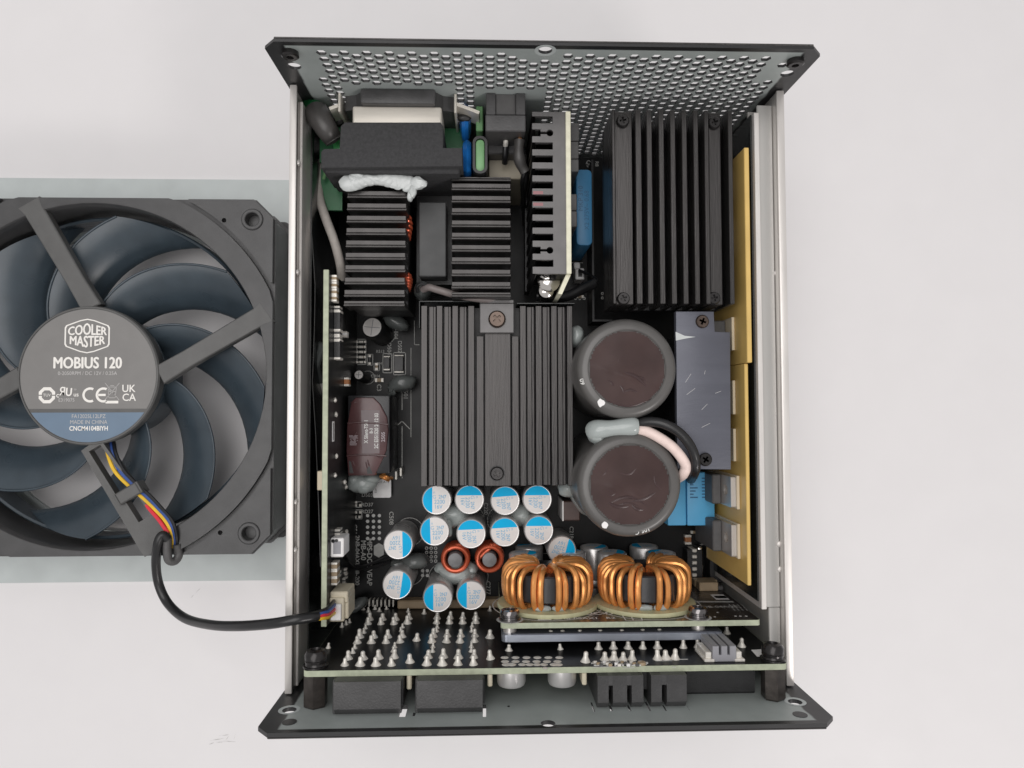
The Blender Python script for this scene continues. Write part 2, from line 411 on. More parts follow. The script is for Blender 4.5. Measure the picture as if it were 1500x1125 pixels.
# ================================================================== the fan
ZT, ZB = 31.0, 6.0
fan = empty('cooling_fan', (cx, cy, 1.2), 'square black cooling fan with a round grey label, lying on the grey green cover', 'fan')
def octo(h, c): return [(cx + x, cy + y) for x, y in ((h, h - c), (h - c, h), (-h + c, h), (-h, h - c), (-h, -h + c), (-h + c, -h), (h - c, -h), (h, -h + c))]
def ringsq(r, h, c, n=96):
    P = []
    for i in range(n):
        a = 2 * PI * i / n; ca, sa = abs(math.cos(a)), abs(math.sin(a))
        m = min(r, h / max(ca, sa), (2 * h - c) / (ca + sa)); P.append((cx + m * math.cos(a), cy + m * math.sin(a)))
    return P
HS = 52.3
holes = [circ(cx + sx * HS, cy + sy * HS, 2.3, 20) for sx in (-1, 1) for sy in (-1, 1)]
pins = [circ(cx + sx * (HS - 9.4), cy + sy * (HS - .3), .55, 10) for sx in (-1, 1) for sy in (-1, 1)]
b = B()
b.prism(octo(59.5, 6.5), ZT - 3.6, ZT - 2.2, 0, [circ(cx, cy, 57.2, 96)] + holes + pins)
b.prism(octo(58.6, 6.2), ZB + 3, ZT - 3.6, 0, [circ(cx, cy, 57.6, 96)])
b.prism(octo(59.5, 6.5), ZB, ZB + 3, 0, [circ(cx, cy, 57.2, 96)])
# raised ring round the opening, with a soft inner lip
b.prism(ringsq(64.8, 59.3, 6.4), ZT - 2.2, ZT, 0, [circ(cx, cy, 57.6, 96)])
b.lathe([(57.2, ZT - 3.6), (57.25, ZT - .8), (57.6, ZT - .2), (57.9, ZT + .02), (58.5, ZT + .02)], (cx, cy, 0), 96, cap=False)
# rim along the outer edge of each corner
for sx in (-1, 1):
    for sy in (-1, 1):
        t0 = math.acos(59.0 / 66.2); n = 18
        P = [(cx + sx * 59.1, cy + sy * (66.2 * math.sin(t0) + 1)), (cx + sx * 59.1, cy + sy * 52.8), (cx + sx * 52.8, cy + sy * 59.1), (cx + sx * (66.2 * math.sin(t0) + 1), cy + sy * 59.1)]
        P += [(cx + sx * 66.2 * math.cos(a), cy + sy * 66.2 * math.sin(a)) for a in [PI / 2 - t0 - .02 - (PI / 2 - 2 * t0 - .04) * i / n for i in range(n + 1)]]
        q = (1, -1)[sx * sy < 0]
        x, y = cx + sx * HS, cy + sy * HS
        b.prism(P, ZT - 2.2, ZT - .12, 0, [circ(x, y, 3.7, 24), circ(cx + sx * (HS - 9.4), cy + sy * (HS - .3), .8, 12)])
frame = b.obj('frame', M_frame, fan)
for sx in (-1, 1):
    for sy in (-1, 1):
        x, y = cx + sx * HS, cy + sy * HS
        o = B().lathe([(2.3, ZT - 3.5), (2.3, ZT + .1), (2.55, ZT + .3), (3.3, ZT + .3), (3.6, ZT + .05), (3.6, ZT - .95)], (x, y, 0), 28, cap=False).obj('screw_boss', M_frame, frame)
        B().prism(rrect(cx + sx * 53 - 5, cx + sx * 53 + 5, cy + sy * 53 - 5, cy + sy * 53 + 5, 2), 1.2, ZB + .4).obj('rubber_foot', M_blackpl, fan)
        B().cyl((x, y, ZB - .2), 2.25, 3.6, n=20).obj('screw_hole_plug', M_dark, frame)
# struts: tangential, a quarter turn apart
OFF = 11.3
for k in range(4):
    a = R(30.9 + 90 * k); d = Vector((math.cos(a), math.sin(a))); q = Vector((d.y, -d.x)); o2 = Vector((cx, cy)) + q * OFF
    def pt(t, u): p = o2 + d * t + q * u; return (p.x, p.y)
    wo = 3.7
    hs = []
    if k == 3:     # cable strut: slot for the wires and a bridge
        P = [pt(19.4, -3.6), pt(58.5, -6.6), pt(61, -3), pt(60.8, 3.4), pt(58, 3.6), pt(20, 3.6)]
        hs = [[pt(21.5, -2.6), pt(38.4, -4.4), pt(38.4, 1.2), pt(21.5, 1.6)], [pt(42.0, -4.6), pt(50, -5.2), pt(50, -.6), pt(42.0, -.4)]]
    else:
        P = [pt(19.4, -3.2), pt(30, -2.9), pt(57, -3.3), pt(60.5 if k != 0 else 60, -4.2), pt(60.5, 4.0), pt(57, 3.4), pt(30, 3.0), pt(19, 3.4)]
    B().prism(P, ZT - 3.4, ZT + .05, 0 if hs else .35, hs).obj('strut', M_strut, fan)
# bridge over the wires
a = R(30.9 + 270); d = Vector((math.cos(a), math.sin(a))); q = Vector((d.y, -d.x)); o2 = Vector((cx, cy)) + q * OFF
Ms = Matrix(((d.x, q.x, 0, o2.x), (d.y, q.y, 0, o2.y), (0, 0, 1, 0), (0, 0, 0, 1)))
B().box(38.2, 42.3, -7.4, 1, ZT + .8, ZT + 1.9, .4, 1, Ms).box(38.2, 42.3, .2, 1.2, ZT - .2, ZT + 1.9, .2, 1, Ms).box(38.2, 42.3, -7.6, -6.6, ZT - 3, ZT + 1.9, .2, 1, Ms).obj('cable_bridge', M_strut, fan)
# rotor with eight swept blades
rot = B().lathe([(0, ZB + 2), (20.4, ZB + 2), (20.4, ZT - 6), (19.6, ZT - 5.2), (16, ZT - 5), (0, ZT - 5)], (cx, cy, 0), 64)
for k in range(3): rot.lathe([(20.3 + .5 * k, ZT - 9 + k), (20.9 + .5 * k, ZT - 8.8 + k), (20.9 + .5 * k, ZT - 8.2 + k), (20.2 + .5 * k, ZT - 8 + k)], (cx, cy, 0), 64)
rot = rot.obj('rotor', M_blade, fan)
B().lathe([(54.6, 11), (55.8, 11), (55.8, 19.5), (55.3, 20), (54.6, 19.6), (54.6, 11)], (cx, cy, 0), 96).obj('blade_ring', M_blade, rot)
NR, NC = 18, 12
def lead(r):   # degrees, leading edge angle at radius r (mm)
    u = (r - 26) / 31.0; return 86 - 40 * u - 9 * u * u + (0 if u > 0 else 0)
bb = B(); V = []; Fc = []
for side in (0, 1):
    for i in range(NR):
        r = 19.5 + (55 - 19.5) * i / (NR - 1)
        wdt = 30.5 - 3.0 * abs(i / (NR - 1) - .35)
        for j in range(NC):
            t = j / (NC - 1); an = R(lead(r) - wdt * t)
            z = 26.4 - 2.0 * ((r - 20) / 35) - 10.0 * (t ** 1.1) + 1.3 * math.sin(PI * t) + side * -1.3 * (.35 + .65 * math.sin(PI * min(1, t + .12)))
            V.append((cx + r * math.cos(an), cy + r * math.sin(an), z))
n = NR * NC
for i in range(NR - 1):
    for j in range(NC - 1):
        q4 = (i * NC + j, i * NC + j + 1, (i + 1) * NC + j + 1, (i + 1) * NC + j); Fc.append(q4); Fc.append(tuple(n + x for x in q4[::-1]))
for i in range(NR - 1):
    for j in (0, NC - 1): Fc.append((i * NC + j, (i + 1) * NC + j, n + (i + 1) * NC + j, n + i * NC + j))
for j in range(NC - 1):
    for i in (0, NR - 1): Fc.append((i * NC + j, i * NC + j + 1, n + i * NC + j + 1, n + i * NC + j))
bq = B().add(V, Fc, True)
bq.tube([V[i * NC] for i in range(NR)], .42, 8, 2)
bl = bq.obj('blade', M_blade, rot, origin=(cx, cy, ZB + 2), sharp=50)
for k in range(1, 8): dup(bl, (cx, cy, ZB + 2), rot, rotz=R(45 * k))
# hub cap and label
lx, ly = at(130, 550, ZT).x, at(130, 550, ZT).y
hub = B().lathe([(0, ZT - 4), (22.9, ZT - 4), (23.1, ZT - .2), (22.7, ZT + .35), (22.3, ZT + .35), (22.2, ZT + .1), (0, ZT + .1)], (lx, ly, 0), 96).obj('hub_cap', M_strut, fan)
ring = circ(lx, ly, 22.0, 96); zl = ZT + .18
yb = at(130, 600.5, zl).y
B().prism([p for p in ring if p[1] >= yb], ZT + .1, zl).obj('label', M_label, hub)
B().prism([p for p in ring if p[1] < yb], ZT + .1, zl).obj('label_band', M_labelblue, hub)
zl += .02; K = mmpx(zl)
def L(px, py): return at(px, py, zl)
pr = B()
hc = L(127.8, 492.2)
def hexo(s): return [(hc.x + x * s * K, hc.y + y * s * K) for x, y in ((0, 25), (10, 23), (30, 15.5), (32, 12), (32, -12), (30, -15.5), (10, -23), (0, -25), (-10, -23), (-30, -15.5), (-32, -12), (-32, 12), (-30, 15.5), (-10, 23))]
pr.prism(hexo(1), zl, zl + .03, 0, [hexo(.935)])
def w1(x, y): return x, (y + 1.8) * (1 + .62 * (1 - abs(x) / 6.6)) * .92
def w2(x, y): x2, y2 = w1(x, -y); return x2, -y2
pr.btext('COOLER', 2.9, (hc.x, hc.y + .75, zl + .03), .12, sx=.76, warp=lambda x, y: (x, (y + 1.5) * (1 + .60 * (1 - abs(x) / 6.4)) * .82 - .6))
pr.btext('MASTER', 2.9, (hc.x, hc.y - .75, zl + .03), .12, sx=.76, warp=lambda x, y: (x, (y - 1.5) * (1 + .60 * (1 - abs(x) / 6.4)) * .82 + .6))
p = L(128.2, 532.3); pr.btext('MOBIUS 120', 3.6, (p.x, p.y, zl + .03), .16, sx=.80)
# octagon mark
p = L(68.8, 579)
for s_ in (1, -1): pr.prism([(p.x + s_ * x * K, p.y + s_ * y * K) for x, y in ((-11.5, .8), (-11.5, 5), (-5, 11.5), (5, 11.5), (11.5, 5), (11.5, .8), (7, .8), (7, 3.4), (3.4, 7), (-3.4, 7), (-7, 3.4), (-7, .8))], zl, zl + .03)
pr.text('TUV', .9, (p.x, p.y, zl + .03), 0, 0)
p = L(96.5, 574.5); pr.btext('\u042fU', 2.6, (p.x, p.y, zl + .03), .11, rotz=-.08, sx=.8)
p = L(84.5, 579); pr.text('c', 1.6, (p.x, p.y, zl + .03), 0, .01)
p = L(111.5, 578); pr.text('us', 1.35, (p.x, p.y, zl + .03), 0, .01)
# CE
for k, ce in enumerate((L(132, 578.5), L(151.5, 578.5))):
    a0, a1 = R(62), R(298); n = 24; ro, ri = 10.9 * K, 7.6 * K
    P = [(ce.x + ro * math.cos(a0 + (a1 - a0) * i / n), ce.y + ro * math.sin(a0 + (a1 - a0) * i / n)) for i in range(n + 1)] + [(ce.x + ri * math.cos(a1 - (a1 - a0) * i / n), ce.y + ri * math.sin(a1 - (a1 - a0) * i / n)) for i in range(n + 1)]
    pr.prism(P, zl, zl + .03)
    if k: pr.box(ce.x - 8 * K, ce.x + 3.2 * K, ce.y - 1.6 * K, ce.y + 1.6 * K, zl, zl + .03)
p = L(164, 589); pr.box(p.x - 9 * K, p.x + 9 * K, p.y - 1.9 * K, p.y + 1.9 * K, zl, zl + .03)
p = L(188.5, 569.5); pr.btext('UK', 2.35, (p.x, p.y, zl + .03), .05, sx=.95)
p = L(189, 582.5); pr.btext('CA', 2.35, (p.x, p.y, zl + .03), .05, sx=.95)
p = L(130, 627.8); pr.text('CNCM4104BIYH', 1.45, (p.x, p.y, zl + .03), 0, .02, None, .84)
pr.obj('lettering', M_labelprint, hub)
pr = B()
p = L(128.2, 547); pr.text('0-2050RPM / DC 12V / 0.25A', 1.15, (p.x, p.y, zl + .03), 0, 0, None, .95)
p = L(97.5, 586.2); pr.text('E319075', 1.1, (p.x, p.y, zl + .03), 0, 0, None, .95)
p = L(110, 571); pr.text('TP', .6, (p.x, p.y, zl + .03))
p = L(129.8, 610); pr.text('FA12025L12LPZ', 1.25, (p.x, p.y, zl + .03), 0, 0, None, .9)
p = L(129.8, 618.5); pr.text('MADE IN CHINA', 1.25, (p.x, p.y, zl + .03), 0, 0, None, .9)
bc = L(164.3, 573.5)
def bl_(pts, c=False): pr.line([(bc.x + x * K, bc.y + y * K) for x, y in pts], .14, zl + .03, c)
bl_([(-6, 6.5), (6, 6.5), (4.6, -9), (-4.6, -9)], True); bl_([(-5.4, 0), (5, 0)]); bl_([(-2.5, 8.5), (2.5, 8.5)]); bl_([(-10, 12), (10, -12)]); bl_([(-10, -12), (10, 12)]); bl_([(-5.5, 3.5), (5, -5)])
pr.obj('lettering', M_labeldim, hub)
# wires on the strut and the black lead that runs to the power supply
def path(*q): return [at(x, y, z) for x, y, z in q]
fw = [('yellow', M_wire_yellow, 0), ('blue', M_wire_blue, 7), ('black', M_wire_black, 12), ('red', M_wire_red, -3)]
for nm, m_, dx in fw:
    if nm == 'red': q = path((207, 728, 30.2), (216, 742, 30.6), (233, 762, 32), (246, 781, 33))
    else: q = path((156 + dx * .9, 648, 27), (158 + dx, 665, 29.5), (168 + dx * 1.15, 690, 30.6), (190 + dx * 1.2, 713, 31), (208 + dx * 1.1, 728, 31.2), (226 + dx * .9, 745, 31.2), (243 + dx * .8, 764, 32), (253 + dx * .45, 785, 32), (254 + dx * .4, 806, 30))
    B().tube(q, .62, 8, 5).obj('wire', m_, fan, nm + ' wire running down the cable strut')
B().tube(path((259, 797, 31), (262, 812, 30), (256, 822, 31), (247, 820, 32.5), (245, 806, 33.2), (245, 788, 33.5)), 1.35, 12, 6).obj('cable_tie', M_greypk, fan)
lead_pts = path((246, 790, 33.6), (238, 784, 34.4), (231.5, 796, 34.6), (228.5, 826, 32), (233, 857, 30), (247, 885, 31), (272, 906, 38), (310, 915.5, 50), (352, 917, 60), (398, 913.5, 67), (430, 908, 68.5), (452, 904.5, 67), (465, 902, 65))
B().tube(lead_pts, 1.45, 14, 8).obj('lead', M_wire_black, fan, 'thick black round lead looping from the fan over the side wall')
for nm, m_, a_, c_ in (('black', M_wire_black, (463, 898), (489, 880.5)), ('blue', M_wire_blue, (464, 900.5), (490, 886)), ('red', M_wire_red, (464, 904), (489.5, 892.5)), ('yellow', M_wire_yellow, (464, 907), (489.5, 898))):
    B().tube(path((a_[0] - 2, a_[1], 65), (a_[0] + 8, a_[1] - 3 + (1.5 if nm == 'yellow' else 0), 63.5), ((a_[0] + c_[0]) / 2 + 4, (a_[1] + c_[1]) / 2 + 1.5, 60), (c_[0], c_[1], 53)), .58, 8, 5).obj('wire', m_, fan, nm + ' wire end between the black lead and the white plug')
# ================================================================== the power supply
PSU = empty('power_supply', (-.4, 0, 0), 'opened computer power supply with black heatsinks, capacitors and copper coils in a metal case', 'power supply')
def comp(b, name, m, label=None, **k): return b.obj(name, m, PSU, label, **k)
YP = 88.7
MXZ = Matrix(((1, 0, 0, 0), (0, 0, -1, 0), (0, 1, 0, 0), (0, 0, 0, 1)))      # drawing plane (x, y) -> upright wall (x, z), depth to -y
def hexa(x, z, af):
    r = af / math.sqrt(3); return [(x + r * math.cos(PI / 3 * i), z + r * math.sin(PI / 3 * i)) for i in range(6)]
# ---- rear panel with its honeycomb
out = [(-75, .05), (75, .05), (75, 82.2), (71.6, 86), (-71.6, 86), (-75, 82.2)]
hl = [circ(-.3, 83.4, 1.9, 20), circ(-69.8, 72.7, 1.9, 20), circ(70.2, 72.1, 1.9, 20)]
PX, PZ = 3.03, 3.5
for i in range(-23, 24):
    for j in range(0, 24):
        x = .1 + i * PX; z = 7 + j * PZ + (PZ / 2 if i % 2 else 0)
        if z > 82 or x < -64.6 or x > 66.8: continue
        if abs(x + .3) < 6 and z > 77.5: continue
        if abs(abs(x) - 68) < 5 and z > 78.0: continue
        if (x < -62 and z > 68 and z < 77.5) or (x > 63.5 and 68 < z < 76): continue
        if -59 < x < -24.5 and z < 62.3: continue
        if -24.5 <= x < -20 and z < 34: continue
        if -20.5 < x < 1 and z < 60.6: continue
        hl.append(hexa(x, z, 2.58))
rp = comp(B().prism(out, -YP - .8, -YP, 0, hl, MXZ), 'rear_panel', M_panel, 'tall rear panel pierced by a grey honeycomb of hexagonal holes', origin=(0, YP + .5, 0))
# rolled top edge
B().box(-71.6, 71.6, YP + .82, YP + 1.4, 84.4, 86, .15).obj('top_lip', M_anod, rp)
for px, py, x in ((425, 76, -68.4), (1165, 88, 68.8)):
    p = aty(px, py, YP)
    B().lathe([(1.2, .1), (2.2, 0), (2.4, -1.2), (1.9, -1.6), (1.0, -1.6), (.9, -.8), (0, -.8)], (p.x, YP, p.z), 20, 'y').obj('panel_screw', M_screw, rp)
for x, z in ((-69.8, 72.7), (70.2, 72.1), (-.3, 83.4)):
    B().lathe([(1.9, .02), (2.9, -.06), (2.95, -.03)], (x, YP - .03, z), 24, 'y', cap=False).obj('dimple_ring', M_zinc, rp) if abs(x) < 60 else None
# ---- front panel with the connector openings
out = [(-75, .05), (75, .05), (75, 82.2), (71.6, 86), (-71.6, 86), (-75, 82.2)]
hl = [circ(-.4, 83.2, 1.9, 20), circ(-69.8, 72.2, 1.9, 20), circ(69.2, 72.4, 1.9, 20)]
def slot(px0, py0, px1, py1):
    a = aty(px0, py0, -YP); b_ = aty(px1, py1, -YP); hl.append([(a.x, a.z), (b_.x, a.z), (b_.x, b_.z), (a.x, b_.z)])
for q in ((588, 1033, 593.5, 1050), (707.5, 1032, 712, 1050), (891, 1033, 898, 1041.5), (918, 1033, 925, 1041.5), (944, 1028, 954, 1041.5), (970, 1033, 977, 1041.5), (1006, 1034, 1010, 1040.5), (865, 1029, 872, 1042.5), (605.5, 1044, 608, 1049)): slot(*q)
fp = comp(B().prism(out, YP, YP + 1.1, 0, hl, MXZ), 'front_panel', M_panel, 'plain grey front panel with a black painted border along the bottom of the photo', origin=(0, -YP - .5, 0))
B().box(-71.6, 71.6, -YP - 1.6, -YP - 1.1, 84.8, 86, .2).obj('top_lip', M_anod, fp)
for x, z in ((-69.8, 72.2), (69.2, 72.4)):
    B().lathe([(1.9, -.02), (2.9, .06), (2.95, .03)], (x, -YP + .03, z), 24, 'y', cap=False).obj('dimple_ring', M_zinc, fp)
p = aty(745, 1035, -YP); B().cyl((p.x, -YP, p.z), .35, .15, 'y', 10).obj('pin_mark', M_dark, fp)
for px, py in ((424, 1058), (1172, 1047)):
    p = aty(px, py, -YP); B().prism(circ(p.x, p.z, 1.9, 20), YP - .12, YP + .01, 0, (), MXZ).obj('black_paint_spot', M_black_paint, fp)
# ---- floor and side walls
comp(B().box(-73, 73, -YP + .02, YP - .02, 0, 1.0), 'bottom_plate', M_black_paint)
yl0, yl1 = -YP + .3, YP - .3
wl = comp(B().box(-73.9, -73.1, yl0, yl1, 1, 61.6), 'side_wall', M_steel, 'bare steel side wall on the left, next to the fan')
B().box(-72.9, -71.5, yl0 + .5, yl1 - 3, 1, 57.4, .25, 2).box(-73.1, -72.6, yl0 + .5, yl1 - 3, 1, 30).obj('inner_flange', M_steel, wl)
B().box(-74.0, -71.95, yl0, yl1, 61.2, 62.2, .3, 2).obj('wall_lip', M_edge, wl)
B().box(-72.2, -71.35, yl0 + .6, yl1 - 3.1, 56.9, 57.75, .2).obj('flange_edge', M_edge, wl)
B().box(-71.45, -71.1, yl0 + 2, yl1 - 4, 1.2, 46.5).obj('insulating_film', M_mylar, wl)
for py in (238, 398, 735, 805):
    p = at(435.5, py, 59.3); B().lathe([(.1, .5), (.5, .45), (.9, .1), (1.0, -.2)], (-71.95, p.y, 59.2), 16, 'x').obj('pressed_dimple', M_edge, wl)
wr = comp(B().box(72.6, 73.4, yl0, yl1, 1, 61.6), 'side_wall', M_steel, 'bare steel side wall on the right, bright inside')
ye = at(1118, 893, 60).y
B().box(71.2, 73.5, yl0, yl1, 61.2, 62.2, .3, 2).obj('wall_lip', M_edge, wr)
B().box(71.25, 72.5, yl0 + .4, yl1 - .4, 1, 61.1).obj('inner_face', M_steel, wr)
B().box(65.6, 71.4, ye, yl1 - 3, 52.6, 53.4).obj('inner_flange', M_steel, wr)
pts = []
b = B(); N_ = 70; y_a, y_b = ye, at(1110, 165, 60).y
for i in range(N_):
    a = y_a + (y_b - y_a) * i / N_; c = y_a + (y_b - y_a) * (i + 1) / N_; e = random.uniform(-.10, .12)
    None
b.box(65.0, 66.55, y_a, y_b, 57.7, 60, .15).box(65.1, 66.5, y_a, y_b, 1, 57.8).obj('inner_flange', M_edge, wr)
B().box(64.5, 64.95, y_a + 2, y_b, 1.2, 58.2).obj('insulating_film', M_mylar, wr)
B().box(66.56, 71.2, ye + .2, y_b + 3, 57.6, 58.5, .2).box(67.7, 71.2, yl0 + 1, ye + .15, 57.5, 58.4, .2).box(67.7, 68.5, yl0 + 1, ye + .1, 1, 57.6).obj('top_ledge', M_ledge, wr)
for px, py in ((1140, 243), (1141, 400), (1151, 797), (1152, 834)):
    p = at(px - (6 if py > 700 else 0), py, 58.6); B().lathe([(1.0, 0), (.8, .35), (.2, .5), (0, .5)], (p.x - .6, p.y, 58.45), 16).obj('pressed_dimple', M_edge, wr)

# ---- main circuit board, its printing and small parts
ZM = 9.6
mb = comp(B().box(-70.5, 64.3, -76.4, 86.5, 8.0, ZM, .1), 'main_circuit_board', M_pcb, 'black main circuit board on the floor of the case')
pk = B(); dm = B()
def bt(s_, px, py, h, rot=0, bld=0, d=dm, sx=1, z=ZM):
    p = at(px, py, z + .05); d.text(s_, h * mmpx(z), (p.x, p.y, z + .05), rot, bld, None, sx)
def bl2(pts, wd=.25, closed=False, d=dm, z=ZM):
    d.line([at(x, y, z + .04) for x, y in pts], wd, z + .04, closed)
def pad(px, py, r, d=dm, z=ZM, hole=0):
    p = at(px, py, z + .05)
    if hole: d.prism(circ(p.x, p.y, r, 12), z + .02, z + .06, 0, [circ(p.x, p.y, hole, 10)])
    else: d.prism(circ(p.x, p.y, r, 12), z + .02, z + .06)
V_ = -PI / 2
for a in (('MPS-DOL', 541, 810, 7), ('MB-A0', 532, 806, 7), ('2NB-04AXLX0', 523, 812, 6), ('VEAP', 541, 846, 7), ('0-200', 523, 847, 6)): bt(a[0], a[1], a[2], a[3], V_, .02, dm)
for a in (('C508', 573, 759, 6), ('C51', 519.5, 775.5, 6), ('D504', 570, 511, 5.5), ('D502', 585.5, 508, 5.5), ('504', 580, 491, 5.5), ('C220', 711.5, 745, 5.5), ('C218', 837, 780, 5.5), ('C3', 555, 568, 6), ('C277', 715, 861, 6), ('T501', 594, 576, 6), ('HS102', 1049, 827, 6), ('D914', 1028, 789, 6), ('Q5', 862, 240, 6), ('R8', 874, 240, 5), ('L3', 852, 420, 5)):
    bt(a[0], a[1], a[2], a[3], V_ if a[0] != 'C3' else V_, .01, dm)
for a in (('D503', 538, 725.5, 5), ('RD37', 538, 739.5, 5), ('RD27', 538, 749.5, 5), ('CR14', 550, 551, 4), ('RM', 556, 533, 4), ('R512', 557, 515, 4)): bt(a[0], a[1], a[2], a[3], 0, .01, dm)
p = at(555, 806, ZM)
dm.prism([(p.x + x, p.y + y) for x, y in ((0, 2.6), (1.8, 1.6), (1.8, -1.6), (0, -2.6), (-1.8, -1.6), (-1.8, 1.6))], ZM + .02, ZM + .05)
for i in range(3):
    for j in range(5): pad(538.5 + 8.6 * i, 755.3 + 8.4 * j, .62, pk)
for i in range(3):
    for j in range(4): pad(625 + 6.6 * i, 803 + 6.3 * j, .62, dm, hole=.3)
for i in range(4): pad(837 + 6.2 * i, 437, .6, pk, hole=.28)
for i in range(2):
    for j in range(2): pad(882.5 + 6 * i, 430 + 6.5 * j, .55, dm, hole=.25)
for i in range(2):
    for j in range(2): pad(619 + 7 * i, 836 + 7 * j, .6, pk)
for q in ([(513.5, 455), (513.5, 840)], [(861, 422), (861, 428)], [(576, 628), (589, 617), (600, 628)], [(589, 570), (589, 600)], [(589, 625), (589, 700)], [(838, 385), (853, 385)]): bl2(q, .28)
bl2([(607, 470), (607, 505), (614, 505)], .2); bl2([(602, 510), (602, 640)], .2)
for (x, y, r) in ((565, 488, 15.2), (539, 553, 9.6)):
    bl2([(x + r * math.cos(2 * PI * i / 24), y + r * math.sin(2 * PI * i / 24)) for i in range(25)], .28)
for (x, y, r) in ((600, 779, 20.5), (600, 837, 20.5), (649, 846, 21), (694, 844, 21), (689, 762, 21), (735, 762, 21), (797, 790, 21)):
    bl2([(x + r * math.cos(2 * PI * i / 28), y + r * math.sin(2 * PI * i / 28)) for i in range(29)], .22)
for (x0, y0, x1, y1) in ((523, 497, 536, 534), (538, 519, 546, 535), (561, 518, 574, 546), (576.5, 516.5, 594, 549), (548, 532, 556, 543), (517, 735, 530, 743), (517, 747, 530, 760)): bl2([(x0, y0), (x1, y0), (x1, y1), (x0, y1)], .28, True)
bl2([(1035, 786), (1035, 797), (1047, 799)], .3); bl2([(1055, 820), (1056, 850)], .3)
dm.obj('printed_marking', M_silkdim, mb, origin=(0, 0, ZM + .03)); pk.obj('printed_marking', M_silk, mb, origin=(0, 0, ZM + .03))
def chip(px, py, w_, h_, t, m_, name='chip', ends=None, par=mb, z=ZM, vert=False):
    k = mmpx(z); p = at(px, py, z)
    o = B().box(p.x - w_ * k / 2, p.x + w_ * k / 2, p.y - h_ * k / 2, p.y + h_ * k / 2, z + .02, z + t, .12).obj(name, m_, par)
    if ends:
        b = B()
        for s_ in (-1, 1):
            if h_ > w_: b.box(p.x - w_ * k / 2 - .06, p.x + w_ * k / 2 + .06, p.y + s_ * h_ * k / 2 - .55, p.y + s_ * h_ * k / 2 + .45, z + .01, z + t * ends, .1)
            else: b.box(p.x + s_ * w_ * k / 2 - .45, p.x + s_ * w_ * k / 2 + .45, p.y - h_ * k / 2 - .06, p.y + h_ * k / 2 + .06, z + .01, z + t * ends, .1)
        b.obj('solder_end', M_solder, o)
    return o
for a in ((567, 532, 8.5, 17, 1.4, M_dark, 'diode', .7), (585, 533, 13, 22, 2.2, M_dark, 'diode', .5), (556, 557, 9, 5.5, 1, M_tan, 'chip_capacitor', 1.03), (542, 527, 3.6, 11, .8, M_dark, 'chip_resistor', 1.05), (552, 537, 4, 7, .8, M_tan, 'chip_resistor', 1.05),
          (1029, 786, 11, 9, 3, M_tan, 'chip_capacitor', 1), (1006, 789, 9, 10, 2, M_orange, 'chip_resistor', 1), (1016, 779, 7, 4, 1, M_tan, 'chip_resistor', 1.05), (1034, 779, 9, 4, 1, M_tan, 'chip_resistor', 1.05), (1046, 781, 9, 4, 1, M_dark, 'chip_resistor', 1.05),
          (1050, 700, 6, 9, 1.2, M_tan, 'chip_resistor', 1.03), (1050, 745, 12, 8, 1.2, M_dark, 'chip_resistor', 1.03), (1047, 762, 9, 6, 1.2, M_tan, 'chip_resistor', 1.03),
          (519, 735.5, 6, 3, .7, M_dark, 'chip_resistor', 1.05), (525, 740, 6, 3.4, .7, M_dark, 'chip_resistor', 1.05), (525, 750, 6, 3.4, .7, M_dark, 'chip_resistor', 1.05), (524, 757, 6, 3.4, .7, M_dark, 'chip_resistor', 1.05), (852, 424, 10, 5, 1.6, M_dark, 'diode', 1.03), (849, 435, 8, 4, 1, M_tan, 'chip_resistor', 1.03)):
    chip(*a[:6], a[6], a[7])
for j in range(5):
    chip(526, 501 + 7.4 * j, 4, 3.2, .7, M_dark, 'chip_resistor', 1.06); chip(533, 501 + 7.4 * j, 4, 3.2, .7, M_tan if j % 2 else M_dark, 'chip_resistor', 1.06)
# relay-like black coil case near the front right
chip(1043, 823, 24, 46, 7, M_dark, 'black_inductor'); chip(1011, 826, 22, 50, 6, M_dark, 'black_inductor')
p = at(1026, 822, 14); B().box(p.x - 1.1, p.x + .9, p.y - 5.4, p.y + 5.2, ZM, 15, .5, 2).obj('bright_tab', M_chrome, mb)
for py in (806, 815, 824, 833, 842): B().box(*[v for v in rect(1014, py - 2, 1021, py + 3, 16)], ZM, 16.2, .2).obj('coil_turn', M_solder, mb)
# low plastic barrier beside the tall heat sink
b = B(); x0, x1, ya, yb_ = rect(867, 234, 870, 468, 22); b.box(x0, x0 + .7, ya, yb_, ZM, 22); x2 = at(897, 467, 22).x; b.box(x0, x2, ya - .7, ya, ZM, 22)
b.obj('plastic_barrier', M_blackpl, mb)
# QR sticker is left plain apart from its small print
x0, x1, ya, yb_ = rect(546.5, 702, 573, 729, ZM + 3)
st = comp(B().prism(rrect(x0, x1, ya, yb_, .7), ZM + 3.0, ZM + 3.15), 'sticker', M_bright, 'small white sticker with rounded corners below the taped transformer')
b = B(); b.text('6015 A1-2', .75, ((x0 + x1) / 2 + .3, yb_ - 1.0, ZM + 3.18)); b.text('02M4A', .75, (x0 + 1.0, (ya + yb_) / 2, ZM + 3.18), PI / 2); b.obj('lettering', M_dark, st)

